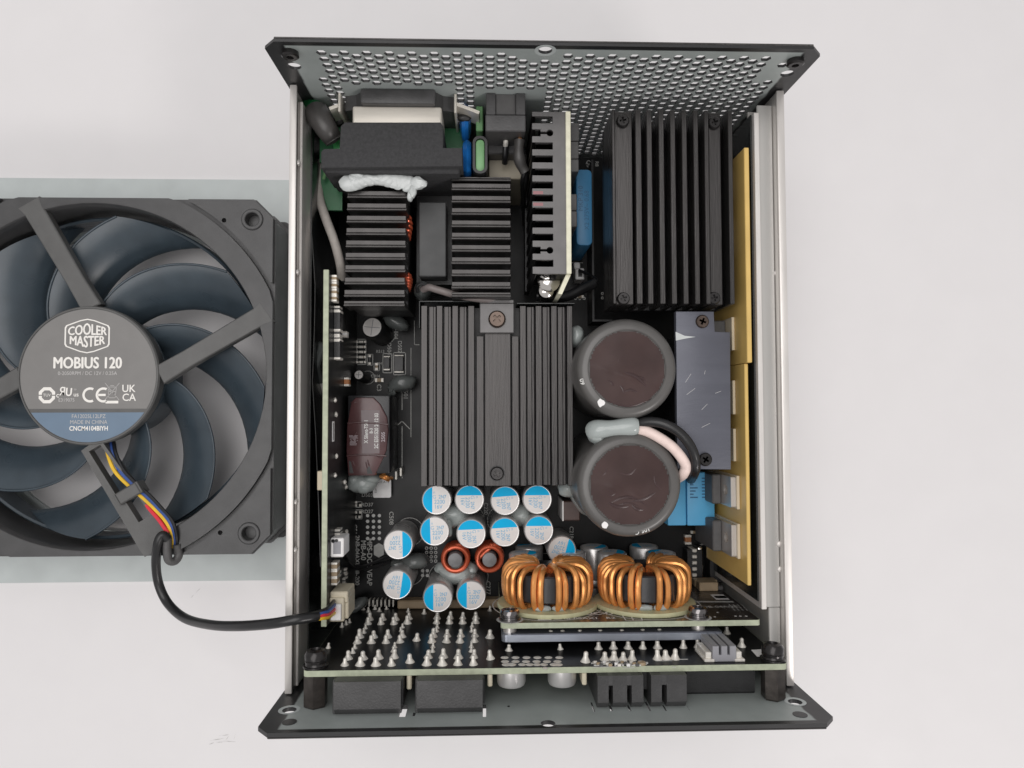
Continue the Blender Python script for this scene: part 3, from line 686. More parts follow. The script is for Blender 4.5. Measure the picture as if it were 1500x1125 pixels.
# ---- tall boards edge on: the control board at the left
XL = -65.4
yA, yB_ = at(474, 918, 55).y, at(476, 395, 55).y
cb = comp(B().box(XL, XL + 1.6, yA, yB_, ZM, 55.2, .12), 'control_board', M_fr4, 'upright control board along the left wall, showing its pale green edge')
B().box(XL + 1.6, XL + 1.68, yA + .1, yB_ - .1, ZM, 54.6).obj('board_face', M_pcb, cb)
B().box(XL - .08, XL, yA + .1, yB_ - .1, ZM, 54.6).obj('board_face', M_pcb, cb)
XF = XL + 1.68
def smd(px, py, ln, wd, t, m_, name, ends=True):
    """chip soldered on the face of the upright board; ln along the board, wd up it"""
    p = atx(px, py, XF)
    o = B().box(XF, XF + t, p.y - ln / 2, p.y + ln / 2, p.z - wd / 2, p.z + wd / 2, .12).obj(name, m_, cb)
    if ends:
        b = B()
        for s_ in (-1, 1): b.box(XF, XF + t * 1.03, p.y + s_ * (ln / 2 - .1) - .35, p.y + s_ * (ln / 2 - .1) + .35, p.z - wd / 2 - .05, p.z + wd / 2 + .05, .1)
        b.obj('solder_end', M_solder, o)
    return o
for py in (409, 419, 429, 438): smd(487, py, 1.6, 3.4, 1.6, M_tan, 'chip_resistor')
for py, ln in ((453.5, 1.3), (488.5, 1.5), (497, 1.5), (523, 1.4)): smd(491, py, ln, 4.2, 1.8, M_greypk, 'chip_capacitor')
for py in (471, 512): smd(491, py, 6, 4.4, 2.0, M_dark, 'black_diode')
for px, py in ((502, 490), (505, 559.5)): smd(px, py, 2.4 if py > 500 else 1.4, 3.2, 1.6, M_orange if py > 500 else M_whitepl, 'chip_capacitor')
for px, py in ((489, 586), (490, 607), (491, 668), (489, 696), (503, 706), (505, 713), (506, 779), (507, 789), (507, 797)):
    p = atx(px, py, XF); B().blob((XF + .4, p.y, p.z), (.55, .8, .75), px, .3).obj('solder_joint', M_solder, cb)
smd(492, 778, 1.3, 4.2, 1.6, M_greypk, 'chip_capacitor'); smd(494, 867, 1.2, 3, 1.2, M_dark, 'chip_resistor'); smd(510, 867, 2.2, 2.4, 1.3, M_orange, 'chip_capacitor')
for py in (828, 839, 849): smd(487, py, 2.0, 4.0, 1.8, M_tan, 'chip_resistor')
for px, py in ((495, 840), (504, 836), (505, 843), (502, 850), (503, 858)): smd(px, py, 1.2, 1.6, .9, M_greypk, 'chip_resistor')
p = atx(488, 632, XF); B().box(XF, XF + .12, p.y - 3.1, p.y + 3.1, p.z - 1.3, p.z + 1.3).obj('white_label', M_whitepl, cb)
B().box(XF + .13, XF + .16, p.y - 2.6, p.y + 2.6, p.z - .35, p.z + .35).obj('printed_marking', M_dark, cb)
p = atx(471, 706, XL); B().box(XL - 2.2, XL, p.y - 2.9, p.y + 2.9, 47, 52, .2).obj('orange_chip_capacitor', M_ceramic, cb)
p = atx(474, 632, XL); B().box(XL - 1.0, XL, p.y - 4, p.y + 4, 44, 50, .2).obj('chip', M_greypk, cb)
# small white two-pin plug and its twisted pair
p = atx(490, 797, XF); o = B().box(XF, XF + 4.0, p.y - 2.9, p.y + 2.9, 42, 51, .3).obj('two_pin_socket', M_whitepl, cb)
B().box(XF + .9, XF + 3.2, p.y - 1.9, p.y + 1.9, 50.9, 51.06).obj('socket_mouth', M_greypl, o)
for k in (0, 1):
    q = []
    for i in range(9):
        u = i / 8; b0 = at(490 + 15 * u, 792 + 22 * u, 51.5 - 22 * u); q.append(b0 + Vector((math.cos(i * 1.5 + k * PI) * .55, math.sin(i * 1.5 + k * PI) * .55, 0)))
    q += path((513 + k * 2, 826 + k * 3, 18), (530, 830 + k * 4, 14), (552, 822 + k * 7, 12), (572, 814 + k * 9, 11.5))
    B().tube(q, .5, 7, 4).obj('black_wire', M_wire_black, cb)
# four-pin fan socket
x0, x1, ya, yb_ = rect(485, 876, 503, 911, 52)
so_ = comp(B().box(XF, x1 + .2, ya, yb_, 40, 52, .3).box(XF, x1 + 1.1, yb_ - 1.8, yb_ + 1.6, 40, 51, .3).box(x1 - .2, x1 + 1.2, ya + .4, yb_, 40, 50.5, .3), 'fan_socket', M_cream_pl, 'ivory four pin fan socket holding the plug of the coloured wires')
B().box(XF + .7, x1 - .5, ya + .7, yb_ - 1.6, 52, 53.2, .2).obj('plug', M_whitepl, so_)
# ================================================================== heat sinks
def piece(b, name, m, par, **k): return b.obj(name, m, par, **k)
# two sinks with fins across, at the rear left
def sink_rows(rows, xs, z, zb, label):
    X0 = min(at(x[0], (r[0] + r[1]) / 2, z).x for x, r in zip(xs, rows)); X1 = max(at(x[1], (r[0] + r[1]) / 2, z).x for x, r in zip(xs, rows))
    ya = at(600, rows[-1][1], z).y; yb = at(600, rows[0][0], z).y
    hs = comp(B().box(X0 + .5, X1 - .4, ya + .3, yb - .2, zb, z - 9, .2), 'heatsink', M_anod_dark, label)
    for (a, c), x in zip(rows, xs):
        x0, x1, y0, y1 = rect(x[0], a, x[1], c, z)
        b = B().box(x0, x1, y0 + .42, y1, z - 9.2, z, .16)
        b.box(x0 - .1, x1 + .1, y0 - .3, y0 + .16, z - 9.2, z + .12, .12).box(x0, x1, y0 + .1, y0 + .5, z - 9.2, z - .5)
        b.obj('fin', M_anod, hs)
    return hs
ra = [(279.5 + 18.1 * i, 288.6 + 18.1 * i) for i in range(9)] + [(440.5, 447)]
xa = [(509 - .6 * i, 595.6 - .35 * i) for i in range(10)]
sink_rows(ra, xa, 52, 22, 'short finned black heatsink beside the wall, topped with grey paste at its rear end')
rb = [(259, 263.5)] + [(268.6 + 18 * i, 277.4 + 18 * i) for i in range(9)] + [(428, 433.5)]
xb = [(661.5, 748)] * 11
sink_rows(rb, xb, 52, 22, 'short finned black heatsink left of the slotted comb plate')
# tall sink with long fins, rear right
z = 60
x0, x1, ya, yb = rect(898, 161, 1074, 445, z)
zc = z - 15
hc_ = comp(B().box(x0, x1, ya, yb, zc - 4, zc, .2), 'heatsink', M_anod_dark, 'tall black heatsink with long fins at the rear right, screwed at its corners')
for a, c in ((897.5, 901.5), (931.8, 940.3), (948.3, 956), (966, 973.6), (983, 990.4), (1000, 1007.3), (1017, 1024), (1033.2, 1039.5), (1068, 1074.5)):
    xa_, xb_ = at(a, 305, z).x, at(c, 305, z).x
    B().box(xa_, xb_, ya, yb, zc, z, .14).obj('fin', M_anod_y, hc_)
for a, c in ((901.5, 927), (1039.5, 1057)):
    xa_, xb_ = at(a, 305, z - 1.6).x, at(c, 305, z - 1.6).x
    B().box(xa_ - .1, xb_, ya, yb, zc, z - 1.6, .2).obj('screw_rail', M_anod_y, hc_)
for px, py in ((913, 437.5), (912, 177.5), (1045.5, 437), (1046, 180)):
    p = at(px, py, z - 1); b = B(); screw(b, p.x, p.y, z - 1.7, 1.95, 1.5, .2 * px); b.obj('screw', M_screw, hc_)
# low wide sink in the middle
z = 45
x0, x1, ya, yb = rect(617, 448, 839, 712, z)
hd = comp(B().box(x0 + .1, x1 - .1, ya, yb, z - 8, z - 4.0, .15), 'heatsink', M_anod_dark, 'wide low black heatsink in the middle of the case with a flat centre strip')
for a, c in ((616.8, 625.6), (639.5, 648), (662.5, 671), (685.8, 694.8), (762, 770.7), (785, 793.8), (807.8, 816.2), (831, 839)):
    a2, c2 = at(a, 580, z).x, at(c, 580, z).x
    B().box(a2, c2, ya, yb, z - 4.1, z, .1).obj('fin', M_anod_y, hd)
    if c < 690 or 765 < c < 820:
        m2 = at(c + 14.2, 580, z).x - .1 if c < 680 or c > 765 else at(c + 2.8, 580, z).x + 1.6
        B().box(c2 + .42, m2 - .22, ya, yb, z - 4.1, z - 1.9, .12).box(m2 - 1.15, m2 - .22, ya, yb, z - 2, z - 1.35, .2).obj('low_rib', M_anod_y, hd)
for a, c, dz in ((710.3, 748, .0), (698, 708.6, -1.2), (750, 760, -1.2)):
    a2, c2 = at(a, 580, z + dz).x, at(c, 580, z + dz).x
    B().box(a2, c2, ya, yb if dz == 0 else yb - 9.5, z - 4.1, z + dz, .12).obj('centre_strip', M_anod_y, hd)
p = at(728, 693.5, z); b = B(); screw(b, p.x, p.y, z - .5, 2.2, 1.4, .5); b.obj('screw', M_screw, hd)
B().prism(circ(p.x, p.y, 2.5, 28), z, z + .05, 0, [circ(p.x, p.y, 2.25, 28)]).obj('screw_ring', M_dark, hd)
x0, x1, ya2, yb2 = rect(702.5, 444, 753, 488, z + 1.4)
cl = B().box(x0, x1, ya2, yb2, z, z + 1.5, .25).box(x0, x1, yb2 - .1, yb2 + 1.2, z - 12, z + 1.3, .25).obj('clamp_plate', M_comb, hd)
p = at(728, 467.5, z + 2); b = B(); screw(b, p.x, p.y, z + 1.4, 2.75, 1.5, .75); b.obj('screw', M_screwbrown, cl)
for a, c, yy, dz in ((615, 701, 440.5, 0), (757, 842, 443.5, 0)):
    u = at(a, yy, z + 1); v = at(c, yy, z + 1)
    B().box(u.x, v.x, u.y - .35, u.y, z - 15, z + 1, .08).obj('insulating_film', M_mylar, hd)
u = at(615, 440.5, z + 1); B().box(u.x - .3, u.x, u.y - 8.6, u.y, z - 15, z + .6, .08).obj('insulating_film', M_mylar, hd)

# slotted comb plate on the upright board
z = 58
x0, x1, ya, yb = rect(780, 164, 829, 401, z)
xs_ = at(810.2, 285, z).x
def Y(py): return at(805, py, z).y
P = [(x0, yb), (x1, yb)] + [(x1, ya), (x0, ya)]
edge = [(x0, ya)]
sl = []
for i in range(12):
    c = 175.6 + 19.1 * i
    y_t, y_b = Y(c - 5.2), Y(c + 5.2); ym = (y_t + y_b) / 2
    if i in (1, 10):
        n1 = at(792, c, z).x; n2 = at(800, c, z).x
        sl.append([(x0, y_b), (n1, y_b), (n1, ym - .4), (n2, ym - .4)] + [(at(805.5, c, z).x + 1.05 * math.cos(t), ym + 1.05 * math.sin(t)) for t in [PI + .4 + (2 * PI - .8) * k / 14 for k in range(15)]] + [(n2, ym + .4), (n1, ym + .4), (n1, y_t), (x0, y_t)])
    else: sl.append([(x0, y_b), (xs_, y_b), (xs_, y_t), (x0, y_t)])
P = [(x0, ya)] + [(x1, ya), (x1, yb), (x0, yb)]
for s_ in sl: P += s_[::-1]
cm = comp(B().prism(P, z - 1.6, z), 'comb_heatsink', M_comb, 'grey slotted comb plate, with finger slots along its left side')
# fingers folded down on the left
b = B()
ys = [yb] + [Y(175.6 + 19.1 * i + s_ * 5.2) for i in range(12) for s_ in (-1, 1)] + [ya]
for i in range(0, len(ys) - 1, 2): B().box(x0 - .2, x0 + 1.2, ys[i + 1], ys[i], 26, z - .1, .25).obj('finger', M_anod_dark, cm)
for i in range(12):
    yc = Y(175.6 + 19.1 * i); B().box(x0 + 2.6, x1 - 1, yc - .3, yc + .3, 22, z - 8).obj('inner_fin', M_anod_dark, cm)
B().box(x0 - .6, x0 + .9, ya, yb, 18, 26.2).box(xs_ + 1.5, x1, ya, yb, 18, z - 1.7).obj('back_plate', M_anod_dark, cm)
for i in (3.5, 4.5, 5.5): pass
for c in (282, 299):
    B().box(x0 + .2, x0 + 3.2, Y(c + 2.6), Y(c - 2), z, z + .04).obj('pink_smear', mat('pink_marker', (.30, .14, .15), .5) if 'pink_marker' not in MATS else MATS['pink_marker'], cm)
# cream sheet beside it, with its folded front end
xc0, xc1 = at(829.2, 285, 58.5).x, at(836.5, 285, 58.5).x
yc0, yc1 = at(832, 401, 58.5).y, at(832, 163, 58.5).y
cs = comp(B().box(xc0, xc1, yc0, yc1, 14, 58.6, .15), 'upright_board', M_cream, 'upright cream edged board on the right of the slotted comb plate')
e = at(814.5, 436, 50)
B().prism([(xc0, yc0), (xc1, yc0), (e.x + 1.2, e.y), (e.x, e.y + .2)], 20, 56.5).obj('folded_flap', M_cream, cs)
B().prism([(xc1 + .05, yc0), (xc1 + .05, yc1), (xc1 + .02, yc1), (xc1 + .02, yc0)][::-1], 14, 58.2).obj('board_face', M_pcb, cs)
for (a, c_, zt, wd) in ((180, 206, 50, 2.2), (207, 232, 50, 2.0), (233, 251, 50, 2.0), (284, 308, 48, 1.6), (309, 332, 48, 1.6)):
    y1_ = at(838, a, zt).y; y0_ = at(838, c_, zt).y
    B().box(xc1 + .1, xc1 + .1 + wd + 1.4, y0_, y1_, 26, zt, .2).obj('transistor', M_greypk, cs)
# chrome screw in front of the comb
p = at(800, 421, 46)
b = B().lathe([(2.5, -3), (2.5, -.3), (2.3, .2), (1.2, .9), (0, 1.1)], (p.x, p.y - 1, 46), 28).lathe([(1.9, 0), (1.9, 30)], (p.x, p.y - 1, 14), 20)
sc1 = comp(b, 'stand_off_screw', M_chrome, 'shiny domed screw at the front end of the comb plate')
p2 = at(804, 411, 48); B().lathe([(3.4, 0), (3.6, .5), (2.6, 1.6), (.8, 2.1), (0, 2.1)], (p2.x, p2.y, 47.2), 28).obj('domed_washer', M_chrome, sc1)

# ================================================================== parts near the power inlet
ang = 0
x0, x1, _, _ = rect(500, 130, 665, 150, 60)
fl = comp(B().prism([(x0, 54), (x0 + 3.5, 55), (x0 + 7, 59.2), (x1 - 7, 59.2), (x1 - 3.5, 55), (x1, 54), (x1, 34), (x0, 34)], -YP + .05, -YP + 4.6, 0, (), MXZ), 'inlet_flange', M_blackpl2, 'black flange of the mains inlet against the honeycomb panel')
B().box(x0 + 5.5, x1 - 5.5, YP - 4.7, YP - .05, 56.5, 60, .8, 2).obj('flange_rim', M_blackpl2, fl)
i0, i1, j0, j1 = rect(516, 153, 647, 181, 58)
B().box(i0, i1, j0 - 2, YP - 4.6, 36, 58, .7, 3).obj('inlet_shell', M_inlet, fl)
for (a, c_) in (((483, 160, 56), (496, 153, 57)), ((668, 151, 57), (702, 166, 56))):
    u = at(*a); v = at(*c_)
    d_ = (v - u).to_2d().normalized(); q_ = Vector((-d_.y, d_.x)) * .5
    B().prism([(u.x - q_.x, u.y - q_.y), (v.x - q_.x, v.y - q_.y), (v.x + q_.x, v.y + q_.y), (u.x + q_.x, u.y + q_.y)], 48, (a[2] + c_[2]) / 2).obj('metal_tab', M_inlet, fl)
x_ = at(497, 148, 57).x; B().box(x_ - .4, x_ + .4, YP - 6, YP - .1, 40, 57, .2).obj('metal_tab', M_inlet, fl)
x_ = at(667, 148, 57).x; B().box(x_ - .4, x_ + .4, YP - 6, YP - .1, 40, 57, .2).obj('metal_tab', M_inlet, fl)
zh = 59
a0 = at(498.5, 180, zh); a1 = at(650, 180, zh); a2 = at(649, 216, zh); a3 = at(677, 216, zh); a4 = at(677.5, 243.5, zh); a5 = at(470, 246, zh); a6 = at(470, 222, zh); a7 = at(474, 217.5, zh); a8 = at(497, 217, zh)
pts = [a5, a4, a3, a2, at(649, 184, zh), at(645, 178.5, zh), at(505, 178.5, zh), at(499, 184, zh), a8, a7, a6]
ho = comp(B().prism([(p.x, p.y) for p in pts], 40, zh, .45, (), None, 2), 'inlet_hood', M_foam, 'black foam hood stepped over the rear of the mains inlet')
b = B(); q0 = at(476, 262, 50); b.box(a5.x + .5, a4.x - 1.0, a5.y - .6, a5.y + 2.5, 20, 57, .5, 1); b.obj('foam_skirt', M_foam, ho)
# paste on the front edge
gl = B(); n = 15
for i in range(n):
    u = i / (n - 1); px = 511 + 92 * u; py = 268 - 6 * math.sin(PI * u) + (4 if u > .93 else 0)
    p = at(px, py, 54.5); gl.blob((p.x, p.y, 54), (3.1, 2.0 + .6 * math.sin(9 * u + 1), 1.2 + .3 * math.sin(5 * u)), i, .14, 1.1, .3 * math.sin(i), 3)
for (px, py, rx, ry) in ((612, 268, 2.6, 2.0), (604, 280, 1.2, 2.2), (600, 287, .9, 1.6), (523, 257, 2.4, 1.0), (517, 262, 1.8, 1.6)):
    p = at(px, py, 54.5); gl.blob((p.x, p.y, 54.2), (rx, ry, 1.4), px, .25)
comp(gl, 'paste', M_gluewhite, 'light grey silicone paste smeared between the foam hood and the short heatsink')
# green inlet board and its parts
gb = comp(B().box(-70, -22, 72.5, 84, 40, 41.6).box(-70.5, -63.5, 58, 74, 36, 37.6), 'inlet_board', M_green, 'small green circuit board under the mains inlet')
B().tube(path((480, 228, 43), (479, 240, 43), (474, 262, 40)), .5, 8).obj('green_wire', M_greenlt, gb)
p = at(496, 208, 48); B().blob((p.x, p.y, 46), (2.2, 3.2, 1.4), 3, .1).obj('green_glob', mat('bright_green_wire', (.07, .42, .13), .4), gb)
p = at(494, 172, 45); B().lathe([(1.8, 0), (1.6, 1.2), (.6, 1.6), (0, 1.6)], (p.x, p.y, 42), 16).obj('solder_joint', M_dark, gb)
b = B().tube(path((464, 166, 52), (470, 176, 54), (480, 192, 54), (486, 201, 52)), 3.9, 16, 5, taper=lambda u: 1 - .22 * u)
sh = comp(b, 'shrink_sleeve', M_shrink, 'fat grey heat shrink sleeve in the rear left corner')
B().tube(path((485, 199, 52.5), (490, 207, 52)), 2.9, 14).lathe([(3.2, 0), (3.25, .4), (3.2, .8)], (at(486, 201, 52)), 18, 'y').obj('sleeve_neck', M_shrink, sh)
B().tube(path((462, 162, 50), (456, 158, 48), (454, 152, 46)), 3.2, 14).obj('green_sheath', M_green, sh)
comp(B().tube(path((471, 236, 34), (466.5, 262, 36), (468, 290, 38), (478, 322, 40), (490, 354, 40), (498, 385, 38), (501, 408, 34)), 1.5, 12), 'sleeved_wire', M_wire_grey, 'thick cream grey sleeved wire down the left side of the rear heatsink')
# disc capacitors
p = at(684, 226, 51)
dc = comp(B().lathe([(0, -2.0), (3.2, -1.9), (5.5, -1.2), (6.4, 0), (5.5, 1.2), (3.2, 1.9), (0, 2.0)], (p.x, p.y - .3, 46.5), 32, 'x'), 'disc_capacitor', M_bluecer, 'shiny blue disc capacitor left of the green varistor')
B().tube([(p.x, p.y + 2.5, 40), (p.x + .3, p.y + 3, 28), (p.x + .2, p.y + 2, 10)], .4, 8).obj('lead', M_solder, dc)
p = at(681, 170, 52)
dc = comp(B().lathe([(0, -1.8), (3.2, -1.7), (5.4, -1.0), (6.0, 0), (5.4, 1.0), (3.2, 1.7), (0, 1.8)], (p.x, p.y, 46), 32, 'x'), 'disc_capacitor', M_bluecer, 'dark blue disc capacitor with a black dab, close to the honeycomb panel')
B().blob((p.x - .2, p.y - .4, 51.5), (2.2, 1.2, 1.0), 4, .1).obj('black_dab', M_dark, dc)
x0, x1, ya, yb = rect(692.5, 199, 714, 254, 54)
va = comp(B().prism(rrect(x0, x1, ya, yb, (x1 - x0) * .45, 8), 22, 54, 0, [rrect(x0 + .75, x1 - .75, ya + .75, yb - .75, (x1 - x0) * .35, 8)]), 'varistor', M_dark, 'green varistor inside a black oval sleeve')
cx_, cy_ = (x0 + x1) / 2, (ya + yb) / 2
B().prism(rrect(x0 + .85, x1 - .85, ya + .85, yb - .85, (x1 - x0 - 1.7) * .46, 8), 30, 53.4, .4, (), None, 2).obj('green_body', M_greenlt, va)
p = at(702, 178, 50); B().box(p.x - 1, p.x + 1.2, p.y - 3, p.y + 5, 30, 50, .3).obj('green_case', M_greenlt, va)
for px in (661, 675, 689):
    p = at(px, 190, 48)
# switch housing
z = 58
x0, x1, ya, yb = rect(711, 168, 770, 192, z)
sw = comp(B().box(x0, x1, ya, yb, 34, z, .3), 'switch_housing', M_blackpl2, 'black stepped housing of the power switch on the rear panel')
for a, c_, zz in ((712, 726, z - .3), (755.5, 769.5, z - .3), (726, 755.5, z - 1.2)):
    u0, u1, v0, v1 = rect(a, 135, c_, 168, zz); B().box(u0, u1, v0, YP - .05, 34, zz, .2).obj('housing_rib', M_blackpl2 if zz > z - 1 else M_greypk, sw)
for a, c_ in ((714, 719), (731, 737), (744, 751)):
    u0, u1, v0, v1 = rect(a, 191, c_, 201, 52); B().box(u0, u1, v0, v1 + 1, 46, 52, .2).obj('terminal', M_anod_dark, sw)
p = at(741, 205, 50); B().tube([(p.x, p.y + 4, 51), (p.x, p.y, 50), (p.x - .2, p.y - 3.4, 44)], .85, 10).obj('terminal_pin', M_solder, sw)
p = at(741, 225, 48); B().tube([(p.x + .1, p.y + 4.6, 49), (p.x - .2, p.y, 47), (p.x - .2, p.y - 1.6, 44)], .95, 10).obj('terminal_sleeve', M_wire_black, sw)
p = at(761.5, 196, 52); B().tube([(p.x, p.y + 2, 52), (p.x, p.y - 2.4, 52)], .75, 10).obj('copper_end', M_copper, sw)
x0, x1, ya, yb = rect(714, 205, 760, 222, 48); B().box(x0, x1, ya, yb, 30, 46, .4).obj('lower_housing', M_blackpl2, sw)
x0, x1, ya, yb = rect(716, 222, 768, 262, 40)
comp(B().box(x0, x1, ya, yb, ZM, 40, .3), 'film_capacitor', M_beige, 'beige block capacitor below the switch housing')
b = B().tube(path((761, 206, 52), (760, 225, 52), (763, 240, 51), (769, 252, 50)), 1.75, 14, taper=lambda u: 1 - .12 * math.sin(9 * u))
wv = comp(b, 'insulated_wire', M_shrink, 'black shrink sleeved wire dropping from the switch beside the comb')
B().tube(path((769, 250, 50), (765.5, 262, 48), (765.5, 280, 40), (767.5, 300, 28), (768, 330, 14)), .75, 9).obj('wire', M_wire_black, wv)
B().tube(path((770, 252, 50), (770, 268, 46), (768, 286, 36), (766, 306, 24)), .6, 9).obj('wire', M_wire_black, wv)
# potted block between the short heatsinks
x0, x1, ya, yb = rect(613.5, 296, 653.5, 405, 42)
rl = comp(B().box(x0, x1, ya, yb, ZM, 42, .3), 'relay', M_pottedgrey, 'plain grey topped relay block between the two short heatsinks')
B().box(x0 - 1.5, x1 + 1.5, ya - 1.2, yb + 6, ZM, 34).obj('relay_case', M_blackpl, rl)
# red coil ends showing at the side of the first sink
for k, (py0, py1) in enumerate(((315, 352), (400, 424))):
    b = B()
    for j in range(5):
        a = at(594 + j * .6, py0 + j * 7 * (py1 - py0) / 37, 44); c_ = at(603 - abs(j - 1.5) * 1.2, py0 + 5 + j * 7 * (py1 - py0) / 37, 42); d_ = at(597, py0 + 12 + j * 7 * (py1 - py0) / 37, 36)
        b.tube([a + Vector((-3, .6, -1)), a, c_, d_, d_ + Vector((-3, -.6, -6))], .55, 8)
    comp(b, 'choke_winding', M_redcop, ('red enamelled wire loops showing beside the rear heatsink' if k == 0 else 'lower red enamelled wire loops by the grey wire end'))
# brown grey wire and its dark silicone
w2_ = comp(B().tube(path((620, 424, 44), (628, 421, 46), (641, 424.5, 46.5), (664, 431, 46.8), (690, 436, 46.8), (712, 438.5, 46), (740, 439.5, 44)), 1.15, 12), 'sleeved_wire', M_wire_brown, 'brown grey sleeved wire crossing behind the middle heatsink')
p = at(619, 425, 40); comp(B().blob((p.x, p.y, 38), (3.0, 3.3, 5), 9, .12), 'silicone_blob', M_gluedark, 'dark grey silicone round the start of the brown grey wire')
B().tube(path((612, 428, 44), (611, 420, 45.5), (617, 415.5, 46), (625, 418, 46)), .55, 8).obj('wire_loop', M_wire_black, w2_)
# dark cable sleeve by the chrome screw
bs_ = comp(B().tube(path((786, 433, 34), (808, 436, 34), (832, 433.5, 33), (852, 424, 32), (871, 415.5, 31)), 1.75, 12), 'cable_sleeve', M_wire_black, 'black cable sleeve in front of the chrome screw')
B().tube(path((870, 416, 31), (874, 410, 28), (862, 402, 22), (848, 396, 20)), .55, 8).obj('wire', M_wire_black, bs_)
x0, x1, ya, yb = rect(844, 391, 857, 408, 20)
p_ = comp(B().box(x0, x1, ya, yb, ZM, 18, .3).box(x0 - .6, x0 + 1.6, yb - .4, yb + 1.9, ZM, 19, .3), 'wire_socket', M_whitepl, 'tiny white wire socket to the right of the cream edged board')
B().box(x0 + 1, x1 - .8, ya + 1, yb - 1.2, 18, 18.06).obj('socket_mouth', M_dark, p_)
# blue capacitors
x0, x1, ya, yb = rect(844, 248, 867.5, 359.5, 34)
bc1 = comp(B().prism(rrect(x0, x1, ya, yb, 1.6, 5), ZM, 34, .5, (), None, 2), 'film_capacitor', M_bluebox, 'narrow blue film capacitor between the comb plate and the tall heatsink')
b = B(); b.text('X2 275V~ 0.68', 1.5, ((x0 + x1) / 2 + .9, (ya + yb) / 2 - 1, 34.04), PI / 2); b.text('MKP 310', 1.6, ((x0 + x1) / 2 - 1.1, (ya + yb) / 2 + 3, 34.04), PI / 2); b.obj('lettering', M_blueink, bc1)
x0, x1, ya, yb = rect(1006.5, 692, 1047, 770, 34)
bc2 = comp(B().box(x0, x1, ya, yb, ZM, 34, .4, 2), 'film_capacitor', M_bluebox2, 'light blue box capacitor with printed lines, near the yellow plate')
b = B()
for i in range(7):
    for j in range(2): b.box(x0 + 1.0 + j * 4.0, x0 + 3.6 + j * 4.0 - .7 * (i % 3), yb - 2.2 - i * 1.05, yb - 1.75 - i * 1.05, 34, 34.03)
b.obj('lettering', M_blueink, bc2)
x0, x1, ya, yb = rect(978, 692, 1005, 770, 34)
comp(B().box(x0, x1, ya, yb, ZM, 34, .4, 2), 'film_capacitor', M_bluebox2, 'light blue box capacitor half hidden beside the large capacitor')

# ================================================================== the two large capacitors
M_fold = mat('brown_film_fold', (.060, .036, .036), .32, 0, .2, 10, spec=.35)
def bulk(px, py, r, label, seed, tear, folds):
    z = 60; p = at(px, py, z)
    pr_ = [(r - .4, 0), (r, 1)] + [(r, z - ZM - 2.6)] + [(r - 2.6 * (1 - math.cos(R(a))), z - ZM - 2.6 + 2.6 * math.sin(R(a))) for a in (20, 40, 60, 80)] + [(r - 3.2, z - ZM), (r - 3.55, z - ZM - .25)] + [(r - 3.6, z - ZM - .6), (0, z - ZM - .6)]
    o = comp(B().lathe(pr_, (p.x, p.y, ZM), 72), 'large_capacitor', M_sleeve, label)
    # film on top, slightly sagging with a wrinkle
    bm = bmesh.new(); bmesh.ops.create_grid(bm, x_segments=48, y_segments=48, size=r - 3.5)
    bmesh.ops.delete(bm, geom=[v for v in bm.verts if v.co.xy.length > r - 3.5], context='VERTS')
    for v in bm.verts:
        d_ = v.co.xy.length / (r - 3.5)
        v.co.z = -.3 + .22 * noise.noise(Vector((v.co.x * .10 + seed, v.co.y * .16, seed))) * (1 - d_ ** 4) + .5 * math.exp(-((v.co.y + 2.5 + .35 * v.co.x) / .8) ** 2) * (1 - d_ ** 2) * (.5 + .5 * noise.noise(Vector((v.co.x * .3, seed, 0))))
    B().bm_add(bm, Matrix.Translation((p.x, p.y, z)), True).obj('film_disc', M_disc, o)
    for (u0, v0, u1, v1, bow, rr_) in folds:
        a = at(u0, v0, z); c = at(u1, v1, z); d_ = c - a; nrm = Vector((-d_.y, d_.x, 0)).normalized() * bow
        B().tube([Vector((a.x, a.y, z - .52)), Vector(((a.x + c.x) / 2, (a.y + c.y) / 2, z - .46)) + nrm, Vector((c.x, c.y, z - .52))], rr_ * .8, 8, 8, taper=lambda t: max(.08, math.sin(PI * t) ** .8)).obj('film_fold', M_fold, o)
    tx, ty = tear; q = at(tx, ty, z)
    b = B(); n = 11; P = []
    for i in range(n):
        a = 2 * PI * i / n; rr = 1.5 * (.6 + .6 * abs(noise.noise(Vector((i * 1.7, seed, 0))))); P.append((q.x + rr * math.cos(a), q.y + rr * math.sin(a)))
    b.prism(P, z - .5, z + .12).obj('torn_patch', M_whitepl, o)
    return o, p
b1, pb1 = bulk(919, 540, 15.1, 'large round capacitor with a flat brown top, nearer the tall heatsink', 1.3, (880, 590), ((905, 523, 906, 534, .1, .35), (906, 543, 952, 571, 1.2, .75), (930, 552, 948, 560, .6, .5), (886, 556, 901, 570, .8, .5), (894, 553, 903, 569, -.6, .4), (906, 562, 914, 580, .5, .6), (908, 578, 938, 576, 1.2, .55), (884, 586, 960, 582, -2.2, .4)))
b2, pb2 = bulk(923, 710.5, 15.6, 'large round capacitor with a wrinkled brown top, nearer the copper coils', 5.1, (886, 769), ((882, 714, 902, 726, .5, .5), (884, 720, 906, 720, -1.2, .4), (886, 733, 925, 742, -1.0, .7), (890, 741, 932, 733, 1.5, .45), (920, 736, 965, 719, -.8, .6), (924, 738, 946, 747, -.8, .7), (880, 744, 962, 752, 4.0, .5), (884, 752, 958, 756, 3.4, .35), (898, 690, 940, 676, -2.5, .4), (958, 690, 976, 722, -1.4, .4), (876, 700, 890, 680, -1.0, .35)))
for o, p, a, tt in ((b1, pb1, 196, '60'), (b2, pb2, 285, '105 C')):
    b = B(); b.text(tt, 1.3, (p.x + 13.9 * math.cos(R(a)), p.y + 13.9 * math.sin(R(a)), 59.75), R(a - 90), .02); b.obj('lettering', M_silk, o)
